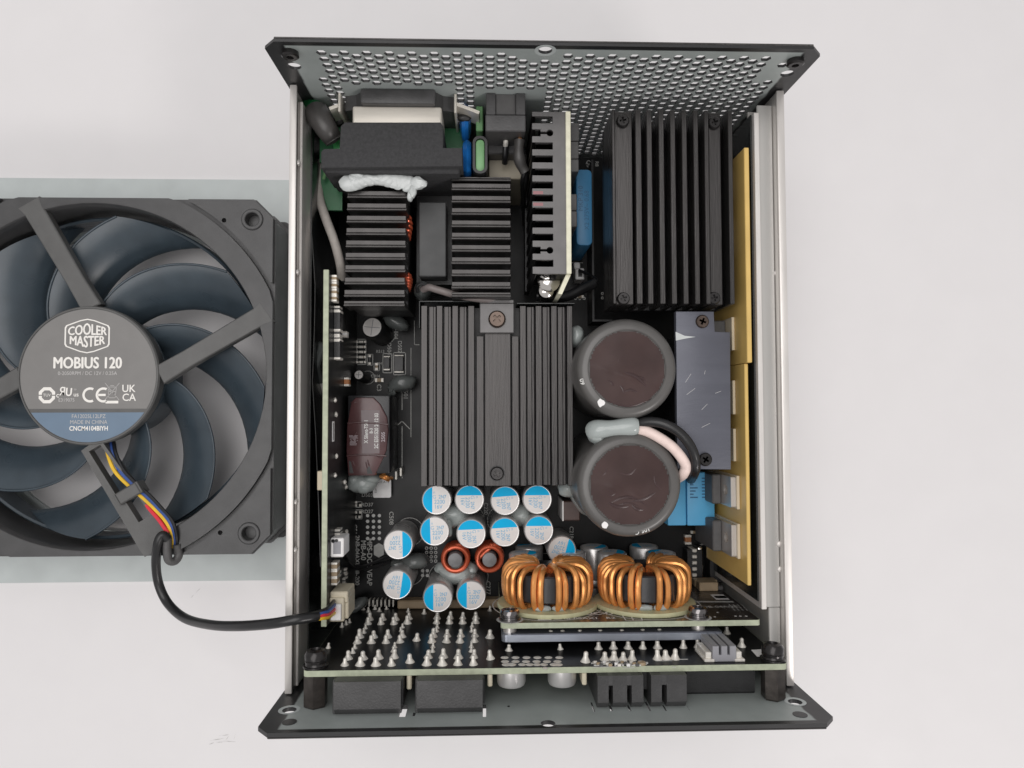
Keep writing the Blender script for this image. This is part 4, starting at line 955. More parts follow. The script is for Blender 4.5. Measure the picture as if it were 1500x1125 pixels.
# silicone and two sleeved wires between them
gl = B()
gl.tube(path((868, 634, 54), (876, 630, 56.5), (892, 628, 57.5), (910, 626, 58), (926, 625, 58), (934, 625, 58)), 3.1, 18, 8, taper=lambda u: 1.0 - .22 * u + .10 * math.sin(9 * u + .6) + (.0 if u > .1 else -.35 * (1 - u / .1)))
p = at(876, 634, 56); gl.blob((p.x, p.y, 55.5), (3.3, 3.5, 3.2), 3, .08, 1.1, 0, 4)
comp(gl, 'silicone_blob', M_glue, 'long grey silicone mass between the two large capacitors')
comp(B().tube(path((928, 629, 57), (945, 631, 58.5), (964, 640, 59.5), (984, 654, 60), (998, 670, 60), (1004.5, 683, 59), (1001, 694, 57), (992, 701, 50)), 1.6, 12), 'sleeved_wire', M_wire_pink, 'pale pink sleeved wire curving past the lower large capacitor')
comp(B().tube(path((930, 622, 57), (950, 618, 59), (972, 621, 60.5), (994, 633, 61), (1010, 651, 61), (1018, 671, 60), (1018, 690, 58), (1012, 702, 48)), 1.5, 12), 'sleeved_wire', M_wire_black, 'black sleeved wire curving outside the pink one')
for (px, py, zz, rad, lb) in ((834, 716, 36, (3.6, 3.2, 4), 'grey silicone blob at the front right corner of the middle heatsink'), (845, 492, 40, (2.6, 3.6, 5), 'grey silicone blob between the middle heatsink and the large capacitor')):
    p = at(px, py, zz); comp(B().blob((p.x, p.y, zz - 3), rad, px, .15), 'silicone_blob', M_glue, lb)
p = at(850, 735, 40); comp(B().blob((p.x + .5, p.y, 30), (2.4, 6.5, 12), 77, .1, 1.1, .5), 'silicone_blob', M_glue, 'bluish silicone skin beside the lower large capacitor')
x0, x1, ya, yb = rect(824, 734, 850, 763, 26); comp(B().box(x0, x1, ya, yb, ZM, 26, .4), 'film_capacitor', mat('brown_case', (.075, .045, .038), .4), 'dark brown block left of the lower large capacitor')
B().box(x0 - .05, x0 + .35, ya, yb, 10, 26.1).obj('pale_edge', M_whitepl, bpy.data.objects['film_capacitor.004']) if 'film_capacitor.004' in bpy.data.objects else None

# grey metal bracket right of the large capacitors
z = 56
pts = [at(990, 456, z), at(1046, 456, z), at(1047.5, 485.5, z), at(1070, 486.5, z), at(1071, 688, z), at(992, 687, z)]
P = [(p.x, p.y) for p in pts]
br = comp(B().prism(P[::-1], z - 2.2, z, .35, (), None, 2), 'bracket_plate', M_bracket, 'flat blue grey metal bracket with a notched corner and two screws')
B().box(P[0][0] + .6, P[4][0] - .8, P[4][1] + 1, P[3][1] - 1, 40, z - 2.1).obj('bracket_body', M_anod_dark, br)
for px, py in ((1028.5, 471), (1033, 673)):
    p = at(px, py, z); b = B(); screw(b, p.x, p.y, z - .3, 2.05, 1.0, px); b.obj('screw', M_screwbrown if py < 500 else M_screw, br)
b = B(); u = [at(989.5, 486, z), at(1003, 492, z), at(1019, 493.5, z), at(1004, 496, z), at(990, 499, z)]
b.prism([(p.x, p.y) for p in u], z + .01, z + .12).obj('silicone_smear', M_gluewhite, br)
for (a, c_) in (((1004, 560), (1012, 548)), ((1006, 578), (1018, 569)), ((1028, 600), (1036, 592)), ((1032, 548), (1033, 543)), ((1048, 576), (1056, 573)), ((1028, 626), (1040, 620))):
    p, q = at(*a, z), at(*c_, z); B().line([p, q], .10, z + .02).obj('printed_scratch', M_scuff, br).name = 'scratch'

# yellow plates with the power transistors
xf = 61.8
y_r = at(1100, 216, 60).y; y_m = at(1100, 531, 60).y; y_f = at(1098, 858, 57.5).y
yp = comp(B().box(xf, xf + 1.5, y_m, y_r, 17, 60, .2), 'insulating_plate', M_yellow, 'taller yellow plate standing along the right wall, rear half')
yq = comp(B().box(xf + .05, xf + 1.2, y_f, y_m - .15, 17, 57.4, .2), 'insulating_plate', M_yellow, 'lower yellow plate standing along the right wall, front half')
for k, (a, c_, zt, par, kind) in enumerate(((698, 743, 0, yq, 0), (768, 815, 0, yq, 0), (466, 511, 3, yp, 1), (559, 605, 3, yq, 1), (630, 674, 3, yq, 1), (250, 290, 3, yp, 2), (322, 372, 3, yp, 2))):
    ya = at(1080, c_, 50).y; yb = at(1080, a, 50).y
    o = B().box(xf - .9, xf - .02, ya - .4, yb + .4, 20, 52 if kind == 0 else 49.5, .1).obj('ceramic_pad', M_ceramic if kind < 2 else M_greypk, par)
    if kind == 0:
        zc = 45.5; P = rrect(ya, yb, 22, 51, .4, 2)
        Mx = Matrix(((0, 0, -1, xf - .95), (1, 0, 0, 0), (0, 1, 0, 0), (0, 0, 0, 1)))
        B().prism(P, 0, 1.5, 0, [circ((ya + yb) / 2 + .2, 46, 1.75, 20)], Mx).obj('metal_tab', M_steel, o)
    B().box(xf - 5.4, xf - (2.5 if kind == 0 else 1.0), ya, yb, 22, 42 if kind == 0 else (44 if kind == 1 else 50), .35).obj('transistor', M_greypk, o)

# ================================================================== blue topped capacitors
def make_cap(label):
    r = 5.0; h = 30.3 - ZM
    o = B().lathe([(r - .3, 0), (r, .5), (r, 1.8), (r - .25, 2.3), (r, 2.8), (r, h - .5), (r - .1, h - .18), (r - .3, h), (r - .5, h - .06), (0, h - .08)], (0, 0, 0), 40).obj('capacitor', M_capcan, PSU, label, origin=(0, 0, 0))
    zt = h - .08; rr = r - .5; xs_ = -1.4
    a0 = math.acos(xs_ / rr)
    arc = [(rr * math.cos(a), rr * math.sin(a)) for a in [a0 + (2 * PI - 2 * a0) * i / 24 for i in range(25)]]
    B().prism(arc, zt + .005, zt + .04).obj('blue_stripe', M_cyan, o)
    arc = [(rr * math.cos(a), rr * math.sin(a)) for a in [-a0 + (2 * a0) * i / 32 for i in range(33)]]
    B().prism(arc, zt + .005, zt + .035).obj('white_top', M_captop, o)
    b = B(); zt += .05
    b.text('n', 1.0, (-.75, 2.55, zt)); b.text('G', 1.2, (-.7, 1.0, zt)); b.text('2N7', 1.15, (1.95, 1.0, zt), 0, .02, None, .85)
    b.text('2200', 1.35, (1.0, -.65, zt), 0, .01, None, .92); b.text('16V', 1.3, (.6, -2.3, zt), 0, .01, None, .92)
    b.obj('lettering', M_capink, o)
    return o
H = 'silver capacitor with a blue segment'
spots = [(639.4, 732.5, 0, 'blue topped capacitor at the left end of the row touching the middle heatsink'),
         (687.6, 731.8, -90, 'blue topped capacitor second from the left in the row touching the middle heatsink'),
         (739.9, 733.3, -86, 'blue topped capacitor third from the left in the row touching the middle heatsink'),
         (787, 731.6, -90, 'blue topped capacitor at the right end of the row touching the middle heatsink'),
         (636.5, 778, 2, 'blue topped capacitor at the left end of the second row, stuck with silicone'),
         (690, 781.9, -88, 'blue topped capacitor right behind the left red coil, in the second row'),
         (739.4, 779.3, -87, 'blue topped capacitor right behind the right red coil, in the second row'),
         (789.3, 776.7, -90, 'blue topped capacitor at the right end of the second row, behind a copper coil'),
         (641, 875.5, 0, 'blue topped capacitor at the edge of the connector board, left of its twin'),
         (690, 872, 0, 'blue topped capacitor at the edge of the connector board, right of its twin'),
         (583.3, 797.8, 181, 'blue topped capacitor on the far left beside the white board printing, rear one'),
         (581.8, 856.5, 172, 'blue topped capacitor on the far left beside the white board printing, front one'),
         (823, 806, 165, 'blue topped capacitor standing half hidden behind the left copper coil')]
pro = None
for px, py, a, lb in spots:
    p = at(px, py, 30.3 if px != 823 else 26)
    zb = ZM if px != 823 else ZM - 4.3
    if pro is None:
        pro = make_cap(lb); pro.location = (Vector((p.x, p.y, zb)) - WO[PSU.name]) * S; WO[pro.name] = Vector((p.x, p.y, zb)); c = pro
        # children keep their place in the moved parent
        for ch in pro.children: WO[ch.name] = WO[ch.name] + WO[pro.name]
    else: c = dup(pro, (p.x, p.y, zb), PSU, label=lb)
    c.rotation_euler.z = R(a); c['group'] = 'blue topped capacitors standing on the main board'
# silicone between them
for k, (px, py, zz, rad, m_, lb) in enumerate(((664, 757, 24, (4.6, 4.2, 5), M_glue, 'grey silicone between the four left capacitors of the two rows'), (763, 757, 24, (4.2, 4.0, 5), M_glue, 'grey silicone between the four right capacitors of the two rows'),
        (604, 826, 22, (5.6, 2.8, 5), M_gluedark, 'grey silicone joining the two far left capacitors'), (668, 842, 22, (6.5, 4.0, 6), M_glue, 'grey silicone under the left red coil'))):
    p = at(px, py, zz); b = B().blob((p.x, p.y, zz - 4), rad, k + 12, .2)
    if k == 3:
        for (qx, qy) in ((648, 836), (688, 836), (660, 850), (668, 829)): q = at(qx, qy, 22); b.blob((q.x, q.y, 18), (2.8, 2.2, 3.6), qx, .2)
    if k == 0: q = at(656, 775, 27); b.blob((q.x, q.y, 26), (1.6, 3.2, 3.2), 5, .2)
    if k == 2: q = at(585, 828, 20); b.blob((q.x, q.y, 18), (3.2, 2.6, 5), 5, .2)
    comp(b, 'silicone_blob', m_, lb)
# small electrolytics at the left
def small_cap(px, py, z, r, base, lb):
    top = at(px, py, z); bot = at(*base, ZM + .3)
    ax = (top - bot); hgt = ax.length; Q = Matrix.Translation(bot) @ ax.to_track_quat('Z', 'Y').to_matrix().to_4x4()
    o = comp(B().lathe([(r, 0), (r, hgt - .8), (r - .15, hgt - .3), (r - .5, hgt), (r - .7, hgt - .1), (0, hgt - .1)], (0, 0, 0), 32, 'z', Q), 'small_capacitor', M_dark, lb)
    B().prism(circ(0, 0, r - .45, 32), hgt - .05, hgt + .03, 0, (), Q).obj('silver_top', M_silver, o)
    b = B()
    for k in range(2): b.box(-(r - .9), r - .9, -.09, .09, hgt + .03, hgt + .06, 0, 1, Q @ Matrix.Rotation(k * PI / 2 + .6, 4, 'Z'))
    b.obj('vent_line', M_greypl, o)
    for k in range(3): B().box(-.35, .35, r - .02, r + .06, 1.5 + 3.6 * k, 3.6 + 3.6 * k, 0, 1, Q @ Matrix.Rotation(2.6, 4, 'Z')).obj('pale_stripe', M_silk, o) if hgt > 12 or k == 0 else None
    return o
small_cap(545, 479.5, 22, 3.75, (561, 492), 'small silver topped capacitor leaning next to the rear heatsink')
small_cap(525.5, 549, 18, 1.95, (536, 554), 'tiny silver topped capacitor above the taped transformer')
for k, (px, py, zz, rad, m_, lb) in enumerate(((578, 470, 22, (5.2, 2.6, 4), M_gluedark, 'dark silicone between the small leaning capacitor and the middle heatsink'), (588, 561, 20, (5.4, 3.0, 5), M_gluedark, 'dark silicone with a torn tip above the taped transformer'))):
    p = at(px, py, zz); b = B().blob((p.x, p.y, zz - 4), rad, k + 31, .15, 1.2, -.4 if k == 0 else .25)
    if k: q = at(573, 571, 20); b.blob((q.x, q.y, 17), (1.6, 1.8, 2.2), 8, .5, 2)
    comp(b, 'silicone_blob', m_, lb)
# taped transformer
z = 32
pts = [(512, 600), (508, 625), (507, 660), (510, 697), (549, 697), (559, 676), (566, 660), (569, 630), (567, 611), (557, 592), (547, 582), (521, 582), (515, 588)]
P = [(at(x, y, z).x, at(x, y, z).y) for x, y in pts]
x0, x1, ya, yb = rect(508, 579, 571, 694, z - .8)
tr = comp(B().box(x0 + .2, x1, ya, yb, ZM, z - .8, .5, 2), 'taped_transformer', M_ferrite, 'black transformer wrapped in brown tape with white printing')
bm = bmesh.new(); N_ = 40
xa, xb_ = min(p[0] for p in P), max(p[0] for p in P); y_a, y_b = min(p[1] for p in P), max(p[1] for p in P)
B().prism(P, z - 3, z, .5, (), None, 2).obj('brown_tape', M_brownT, tr)
for k, q in enumerate((((509, 620), (569, 622)), ((508, 668), (566, 668)))):
    a, c_ = at(*q[0], z), at(*q[1], z); B().tube([a, (a + c_) / 2 + Vector((0, .4, .1)), c_], .28, 6).obj('tape_crease', M_brownT, tr)
q = [at(529, 601, z), at(556, 601, z), at(556, 664, z), at(531, 664, z)]
pt_ = B().prism([(p.x, p.y) for p in q][::-1], z - .02, z + .07).obj('tape_patch', mat('brown_tape_patch', (.085, .05, .055), .3, 0, .2, 12, .2, 20, coat=.2), tr)
for k in range(16):
    px = 512 + random.random() * 48; py = 588 + random.random() * 100; a_ = random.uniform(0, PI); l_ = random.uniform(4, 11)
    if 526 < px < 568 and 596 < py < 668: continue
    B().tube([at(px - l_ * math.cos(a_) * .5, py - l_ * .5 * math.sin(a_), z - .12), at(px, py + 1, z + .03), at(min(563, px + l_ * math.cos(a_) * .5), py + l_ * .5 * math.sin(a_), z - .12)], .22, 6, 4).obj('tape_crease', M_brownT, tr)
b = B(); K_ = mmpx(z)
for t_, px, py, h_ in (('X Silent-T501', 536.5, 632, 5.2), ('B-3', 544, 631, 4.4), ('2C E351520 2412 03', 551.5, 631, 5.2)):
    p = at(px, py, z + .1); b.text(t_, h_ * K_, (p.x, p.y, z + .1), PI / 2, .03, None, .80 if 'B' not in t_ else .9)
b.obj('lettering', M_silk, tr)
b = B(); p = at(561.5, 640, z + .1); b.text('2505', 5 * K_, (p.x, p.y, z + .1), PI / 2, .02)
p = at(518, 645, z + .05)
for i in range(9): b.box(p.x - 1.6 + random.uniform(0, .7), p.x + 1.6 - random.uniform(0, .9), p.y - 1.6 + i * .38, p.y - 1.45 + i * .38, z, z + .04)
b.obj('lettering', M_tapefaint, tr)
for q in ([(511, 675), (514, 676), (518, 693), (512, 693)], [(537, 686), (541, 682), (546, 694), (538, 694)]):
    B().prism([(at(x, y, z).x, at(x, y, z).y) for x, y in q][::-1], z, z + .03).obj('tape_gap', M_dark, tr)
gl = B()
for (px, py, rx, ry) in ((527, 709, 5.4, 3.6), (518, 703, 2.6, 2.4), (540, 702, 3.4, 2.2), (530, 716, 3.2, 2.0)):
    p = at(px, py, 26); gl.blob((p.x, p.y, 22), (rx, ry, 4), px, .12)
comp(gl, 'silicone_blob', M_glue, 'rounded grey silicone blob at the front end of the taped transformer')
comp(B().tube(path((558, 697, 26), (563, 700, 27), (569, 703, 24)), .7, 8).tube(path((561, 695, 26), (567, 699, 27), (574, 700, 22)), .6, 8), 'wire_end', M_copper, 'twisted copper wire end next to the white sticker')
for px, py in ((580, 696), (587, 691)):
    p = at(px, py, 14); comp(B().box(p.x - .4, p.x + .4, p.y - 1.6, p.y + 1.4, ZM, 14, .15), 'transformer_pin', M_solder)

# ================================================================== two small red coils on rods
for k, (px, py, tilt) in enumerate(((667, 819, -1), (717, 818.5, 1))):
    z = 24; p = at(px, py, z)
    o = comp(B().cyl((p.x, p.y, ZM), 2.45, z - ZM + 2.0, 'z', 28, .25), 'rod_choke', M_ferrgrey, ('small red wire coil round a grey rod, left one of the pair, bedded in silicone' if k == 0 else 'small red wire coil round a grey rod, right one of the pair'))
    for j in range(6):
        Q = []
        for i in range(25):
            a = 2 * PI * i / 24 + 1.0 * k + 2.2; Q.append((p.x + (4.15 + .15 * math.sin(j)) * math.cos(a), p.y + 4.15 * math.sin(a), z - 1.0 - j * 1.75 + 1.6 * i / 24))
        B().tube(Q, .82, 10, 2).obj('wire_turn', M_redcop, o)
    a = at(px + 10 * (1 if k == 0 else .9) - 4, py - 21, z - 1); B().tube([(p.x + 4.1 * math.cos(1.0 * k + 2.2 + 1.57 * 0), p.y + 4.1 * math.sin(1.0 * k + 2.2), z - .9), (p.x + 1.5, p.y + 4.6, z - .2), (p.x + 3.6, p.y + 3.0, z - 1.2), (p.x + 4.4, p.y + .4, z - 3)], .8, 10).obj('wire_turn', M_redcop, o)
    B().tube([a, (p.x + .6, p.y + 4.6, z), (p.x + 3.4, p.y + 3.4, z - .8)], .75, 10).obj('wire_turn', M_redcop, o)

# film edge, tape and a pale wire between the left wall and the control board
E_ = [(447, 250), (456, 340), (461, 420), (460, 480), (457, 560), (462, 640), (466, 740), (469, 830)]
P_ = [at(x, y, 46) for x, y in E_]
b = B(); n = len(P_)
b.add([(p.x - (0 if k == 0 else 1.5) , p.y, 46 if k == 0 else 12) for k in (0, 1) for p in P_] + [(p.x + .25 - (0 if k == 0 else 1.5), p.y, 46 if k == 0 else 12) for k in (0, 1) for p in P_],
      [f for i in range(n - 1) for f in ((i, i + 1, n + i + 1, n + i), (2 * n + i, 3 * n + i, 3 * n + i + 1, 2 * n + i + 1), (i, 2 * n + i, 2 * n + i + 1, i + 1))])
comp(b, 'insulating_film', M_mylar, 'wavy black film standing between the left wall and the control board')
comp(B().tube(path((466, 505, 38), (471, 509, 40), (467, 522, 40), (464, 540, 38), (470, 558, 34)), 1.3, 10), 'taped_wire', M_gluedark, 'grey taped wire between the left wall and the control board')
comp(B().tube(path((466, 538, 34), (468, 552, 34), (473, 568, 32), (476, 590, 24)), .9, 10), 'pale_wire', M_labelprint, 'pale lilac wire behind the control board')
# ================================================================== upright converter board with the two copper coils
YD = -69.8; ZD = 60
xl, xr = at(733.5, 912, ZD).x, at(1114.5, 912, ZD).x
Mf = lambda y: Matrix(((1, 0, 0, 0), (0, 0, -1, y), (0, 1, 0, 0), (0, 0, 0, 1)))     # draw (x, z); thickness to -y
db = comp(B().prism(rrect(xl, xr, ZM, ZD, 1.2, 4), 0, 1.6, 0, (), Mf(YD)), 'converter_board', M_fr4, 'upright black board with a pale green edge, carrying the two copper coils')
B().prism(rrect(xl + .12, xr - .12, ZM, ZD - .12, 1.1, 4), -.06, 0, 0, (), Mf(YD)).obj('board_face', M_pcb_brown, db)
MF = Matrix(((1, 0, 0, 0), (0, 0, 1, YD + .07), (0, 1, 0, 0), (0, 0, 0, 1)))           # flat print on the rear face: x, z -> proud towards +y
# text drawn on that face is read from the rear, upside down in the photograph
sk = B(); dk = B()
def FD(px, py): p = aty(px, py, YD + .08); return p.x, p.z
def ell(px, py, r, m_b, hole=0):
    x, z_ = FD(px, py); m_b.prism(circ(x, z_, r, 20), 0, .03, 0, [circ(x, z_, hole, 20)] if hole else (), MF)
def box_f(px0, py0, px1, py1, bb, t=.04):
    a = FD(px0, py0); c = FD(px1, py1); bb.add([(a[0], a[1], t), (c[0], a[1], t), (c[0], c[1], t), (a[0], c[1], t)], [(0, 1, 2, 3)], False, MF)
def lin_f(pts, wd, bb, closed=False):
    P = [Vector(FD(*q)) for q in pts]; n = len(P)
    for i in range(n if closed else n - 1):
        a, b_ = P[i], P[(i + 1) % n]; d_ = (b_ - a).normalized(); q = Vector((-d_.y, d_.x)) * wd / 2
        bb.add([(*(a - q), .04), (*(b_ - q), .04), (*(b_ + q), .04), (*(a + q), .04)], [(0, 1, 2, 3)], False, MF)
# printing: a board name, a rating box, rows of small marks
box_f(787, 904, 808, 908.5, sk); box_f(810, 905.5, 824, 907.5, sk)
x, z_ = FD(864, 899); Mt = MF @ Matrix.Translation((x, z_, .05)) @ Matrix.Scale(-1, 4, (0, 1, 0))
sk.text('MIPS DC-DC', 2.6, (0, 0, 0), 0, .03, Mt, .95)
x, z_ = FD(857, 906); Mt = MF @ Matrix.Translation((x, z_, .05)) @ Matrix.Scale(-1, 4, (0, 1, 0)); sk.text('2MB-05AX1   R2', 1.8, (0, 0, 0), 0, .02, Mt, 1)
lin_f([(912, 902), (938, 902), (941, 909), (917, 909)], .35, sk, True); lin_f([(924, 902), (928, 909)], .35, sk)
for i in range(30): box_f(1018 + 1.9 * i, 880.5, 1019 + 1.9 * i, 882.5, sk)
x, z_ = FD(1052, 889); Mt = MF @ Matrix.Translation((x, z_, .05)) @ Matrix.Scale(-1, 4, (0, 1, 0)); dk.text('2DB-04A/2E', 1.9, (0, 0, 0), 0, .02, Mt, .9)
for i in range(4):
    for j in range(3): box_f(1067 + 6.0 * i + 3 * j, 885.5 + 3.2 * j, 1071.6 + 6 * i + 3 * j, 888 + 3.2 * j, dk)
for px in (1077.5, 1084.5, 1093): ell(px, 902.5, .4, sk)
for px, py in ((1051, 897), (1047, 903.5)): ell(px, py, .35, sk)
for px in (816, 890): ell(px, 893 if px < 850 else 905, .25, sk)
sk.obj('printed_marking', M_silk, db, origin=(0, YD, 30)); dk.obj('printed_marking', M_silkdim, db, origin=(0, YD, 30))
b = B(); box_f(1040, 871, 1069, 878.5, b, .06); lb_ = b.obj('white_label', M_whitepl, db, origin=(25, YD, 30))
b = B()
for i in range(9): box_f(1048 + 1.7 * i, 873, 1049 + 1.7 * i, 876.5, b, .08)
b.obj('printed_marking', M_dark, db, origin=(25, YD, 30))
for (px, py, w_, h_, t, m_) in ((1032, 858, 8, 4, 2.5, M_tan), (1036, 864, 6.5, 4, 3, M_tan), (1026, 855, 5, 3, 2, M_orange), (1050, 862, 3, 5, 1.5, M_greypk)):
    x, z_ = FD(px, py); B().box(x - w_ / 2, x + w_ / 2, YD + .05, YD + t, z_ - h_ / 2, z_ + h_ / 2, .25).obj('chip_capacitor', m_, db)
for (px, py) in ((747, 908), (1024.5, 906)):
    x, z_ = FD(px, py); z_ = min(z_, ZD - 3.4)
    o = B().lathe([(0, 0), (3.3, 0), (3.3, .45), (3.0, .5), (2.9, .5), (2.9, 1.0), (2.7, 1.1), (2.7, 1.4), (2.85, 1.5), (2.9, 2.2), (2.6, 2.9), (1.6, 3.1), (1.5, 2.4), (0, 2.4)], (x, YD + .05, z_), 28, 'y').obj('screw', M_darkchrome, db)
    B().lathe([(2.9, 0), (4.0, 0), (4.0, .05), (2.9, .05)], (x, YD + .05, z_), 28, 'y', cap=False).obj('printed_ring', M_silkdim, db)
    B().cyl((x, YD - 3.6, z_), 2.0, 2.0, 'y', 20).obj('spacer', M_steel, db)
b = B(); x, z_ = FD(747, 884); b.lathe([(0, 0), (3.2, 0), (3.0, .8), (0, 1.2)], (x, YD + .05, 48), 24, 'y'); b.obj('solder_dome', M_ceramic, db)
# spreader plate behind it
YS = -73.3; xs0, xs1 = at(735, 934, 60).x, at(1060, 934, 60).x
sp = comp(B().prism(rrect(xs0, xs1, ZM, 60, 1.6, 4), 0, 2.0, 0, (), Mf(YS)), 'heat_spreader', M_alu, 'bluish aluminium plate between the coil board and the connector board')
B().prism(rrect(at(748, 930, 60).x, xs1 - .5, ZM, 59.6, 1.4, 4), -.25, 0, 0, (), Mf(YS)).obj('raised_pad', M_bracket, sp)
for px in (807, 824, 850, 880, 912, 943, 968): p = aty(px, 925, YS + .3); B().blob((p.x, YS + .35, 57.5), (.6, .25, .6), px, .2).obj('solder_joint', M_solder, sp)
# copper coils
def toroid(px0, px1, ang_top, label, seed):
    zc = 41.2; a = at(px0, 858, zc).x; c = at(px1, 858, zc).x; xc = (a + c) / 2; ro = (c - a) / 2; wr_ = .95
    ya, yb = YD + 1.6, YD + 13.6
    core = [(ro * .45, ya + 2.2), (ro * .47, ya + 1.9), (ro - 2.4, ya + 1.9), (ro - 2.05, ya + 2.3), (ro - 2.05, yb - 2.4), (ro - 2.4, yb - 2.0), (ro * .47, yb - 2.0), (ro * .45, yb - 2.4), (ro * .45, ya + 2.2)]
    o = comp(B().lathe([(r, y) for r, y in core], (xc, 0, zc), 64, 'y'), 'coil_core', M_ferrite, label)
    # round base pad
    B().lathe([(9, YD + .1), (ro + 1.3, YD + .1), (ro + 1.4, YD + .5), (ro + 1.1, YD + 1.3), (ro - 1, YD + 1.4), (9, YD + 1.4), (9, YD + .1)], (xc, 0, zc), 72, 'y').obj('base_pad', M_pad, o)
    B().lathe([(ro + 2.6, YD + .09), (ro + 2.95, YD + .09), (ro + 2.95, YD + .12), (ro + 2.6, YD + .12)], (xc, 0, zc), 72, 'y', cap=False).obj('printed_ring', M_silkdim, o)
    angs = list(ang_top)
    t = max(angs)
    while t < 152: t += 7.6; angs.append(t)
    t = min(angs)
    while t > -152: t -= 7.6; angs.append(t)
    ri = ro * .45 - .9
    for i, A in enumerate(angs):
        k = i % 2; rin = ri - (1.5 if k else 0); rr = ro - wr_
        lean = random.uniform(-1.2, 1.2); y1 = yb - .9 + (.8 if k else 0) + random.uniform(-.2, .4); y0_ = ya + .6
        prof = [(rr - 2.2, y0_ - .5, 0), (rr - .75, y0_ + .8, 0), (rr - .1, y0_ + 3.2, 0), (rr, (y0_ + y1) / 2 + .6, 0), (rr - .15, y1 - 2.4, .2), (rr - 1.5, y1 - .6, .35), (rr - 3.2, y1, .5), ((rr + rin) / 2, y1 + .1, .65), (rin + 1.0, y1 - .3, .8), (rin, y1 - 2.0, .9), (rin - .1, (y0_ + y1) / 2, 1), (rin, y0_ + 1.6, 1), (rin + 1.2, y0_ - .2, .9), ((rr + rin) / 2, y0_ - .4, .4), (rr - 4, y0_ - .7, 0)]
        Q = []
        for r_, y_, u in prof:
            th = R(A * (1 - .10 * u) + lean * (2 * u - 1)); Q.append((xc + r_ * math.sin(th), y_, zc + r_ * math.cos(th)))
        B().tube(Q, wr_, 9, 4, True).obj('copper_turn', M_copper, o)
    b = B()
    for (u, w_) in ((.0, 2.6), (.42, 2.2)): b.blob((xc + (ro - 2.6) * math.sin(u - .2), ya + .5, zc + (ro - 2.6) * math.cos(u - .2)), (w_, 1.0, 1.0), 3 + seed + u, .2)
    b.obj('silicone_dab', M_glue, o)
    return o
toroid(734.5, 868.5, (-70, -54.5, -43, -21.5, -12.5, 9.6, 18.6, 37, 49, 66), 'copper wound ring coil on the upright board, left one of the pair', 1)
toroid(875.5, 1010.5, (-71, -58, -45.5, -29, -19, 7.6, 18.5, 38.4, 50, 68), 'copper wound ring coil on the upright board, right one of the pair', 2)
# capacitors lying out from the board
YE = -56.3
cap2 = None
for px, py, lb, ro_ in ((767, 809, 'lying capacitor with a blue end behind the left coil, front one', 170), (775, 799, 'lying capacitor mostly hidden under the second row of blue tops', -60), (836, 808, 'lying capacitor with a blue rim between the two coils', -85), (870, 799.5, 'rear lying capacitor between the coils, plain grey side showing', 150), (896, 808, 'lying capacitor with a blue end behind the left part of the right coil', 165), (943, 798.5, 'rear lying capacitor directly below the large capacitor', 0), (968, 808.5, 'lying capacitor with a blue end behind the right part of the right coil', -40)):
    p = aty(px, py, YE); L_ = YE - YD - .1
    if cap2 is None:
        r = 5.05
        cap2 = B().lathe([(r - .3, 0), (r, .5), (r, 1.6), (r - .25, 2.1), (r, 2.6), (r, L_ - .5), (r - .2, L_ - .15), (r - .5, L_), (r - .75, L_ - .06), (0, L_ - .06)], (0, 0, 0), 40, 'y').obj('lying_capacitor', M_capcan, PSU, lb, origin=(0, 0, 0))
        rr = r - .76; a0 = math.acos(-1.6 / rr); My = Matrix(((1, 0, 0, 0), (0, 0, 1, 0), (0, 1, 0, 0), (0, 0, 0, 1)))
        B().prism([(rr * math.cos(a), rr * math.sin(a)) for a in [a0 + (2 * PI - 2 * a0) * i / 24 for i in range(25)]], L_ - .06, L_ - .01, 0, (), My).obj('blue_stripe', M_cyan, cap2)
        B().prism([(rr * math.cos(a), rr * math.sin(a)) for a in [-a0 + 2 * a0 * i / 32 for i in range(33)]], L_ - .06, L_ - .02, 0, (), My).obj('white_top', M_captop, cap2)
        b = B(); M2 = Matrix(((-1, 0, 0, 0), (0, 0, 1, L_), (0, 1, 0, 0), (0, 0, 0, 1)))
        b.text('2200', 1.35, (-1, .3, .02), PI, .01, M2); b.text('16V', 1.3, (-.7, 2.0, .02), PI, .01, M2); b.obj('lettering', M_capink, cap2)
        WO[cap2.name] = Vector((p.x, YD + .1, p.z))
        for ch in cap2.children: WO[ch.name] += WO[cap2.name]
        cap2.location = (WO[cap2.name] - WO[PSU.name]) * S; c = cap2
    else: c = dup(cap2, (p.x, YD + .1, p.z), PSU, label=lb)
    c.rotation_euler.y = R(ro_); c['group'] = 'capacitors lying out from the upright coil board'

# ================================================================== connector board at the front
YC = -78.0; ZC = 73.2
xl, xr = at(443.5, 977, ZC).x, at(1154.5, 977, ZC).x
kb = comp(B().prism(rrect(xl, xr, ZM, ZC, 1.4, 5), 0, 1.6, 0, (), Mf(YC)), 'connector_board', M_fr4, 'long upright connector board at the front, full of solder pins')
B().prism(rrect(xl + .1, xr - .1, ZM, ZC - .1, 1.35, 5), -.06, 0, 0, (), Mf(YC)).obj('board_face', M_pcb, kb)
M_pin = Matrix(((1, 0, 0, 0), (0, 0, 1, YC + .06), (0, 1, 0, 0), (0, 0, 0, 1)))
def zoom(px, py, s_, ox, oy): return px / s_ + ox, py / s_ + oy
big = B().lathe([(0, 0), (1.35, 0), (1.25, .15), (.95, .6), (.66, 1.1), (.60, 1.5), (.62, 1.9), (.48, 2.25), (.2, 2.42), (0, 2.42)], (0, 0, 0), 14, 'y').obj('solder_pin', M_solder, kb, origin=(0, 0, 0))
lst = []
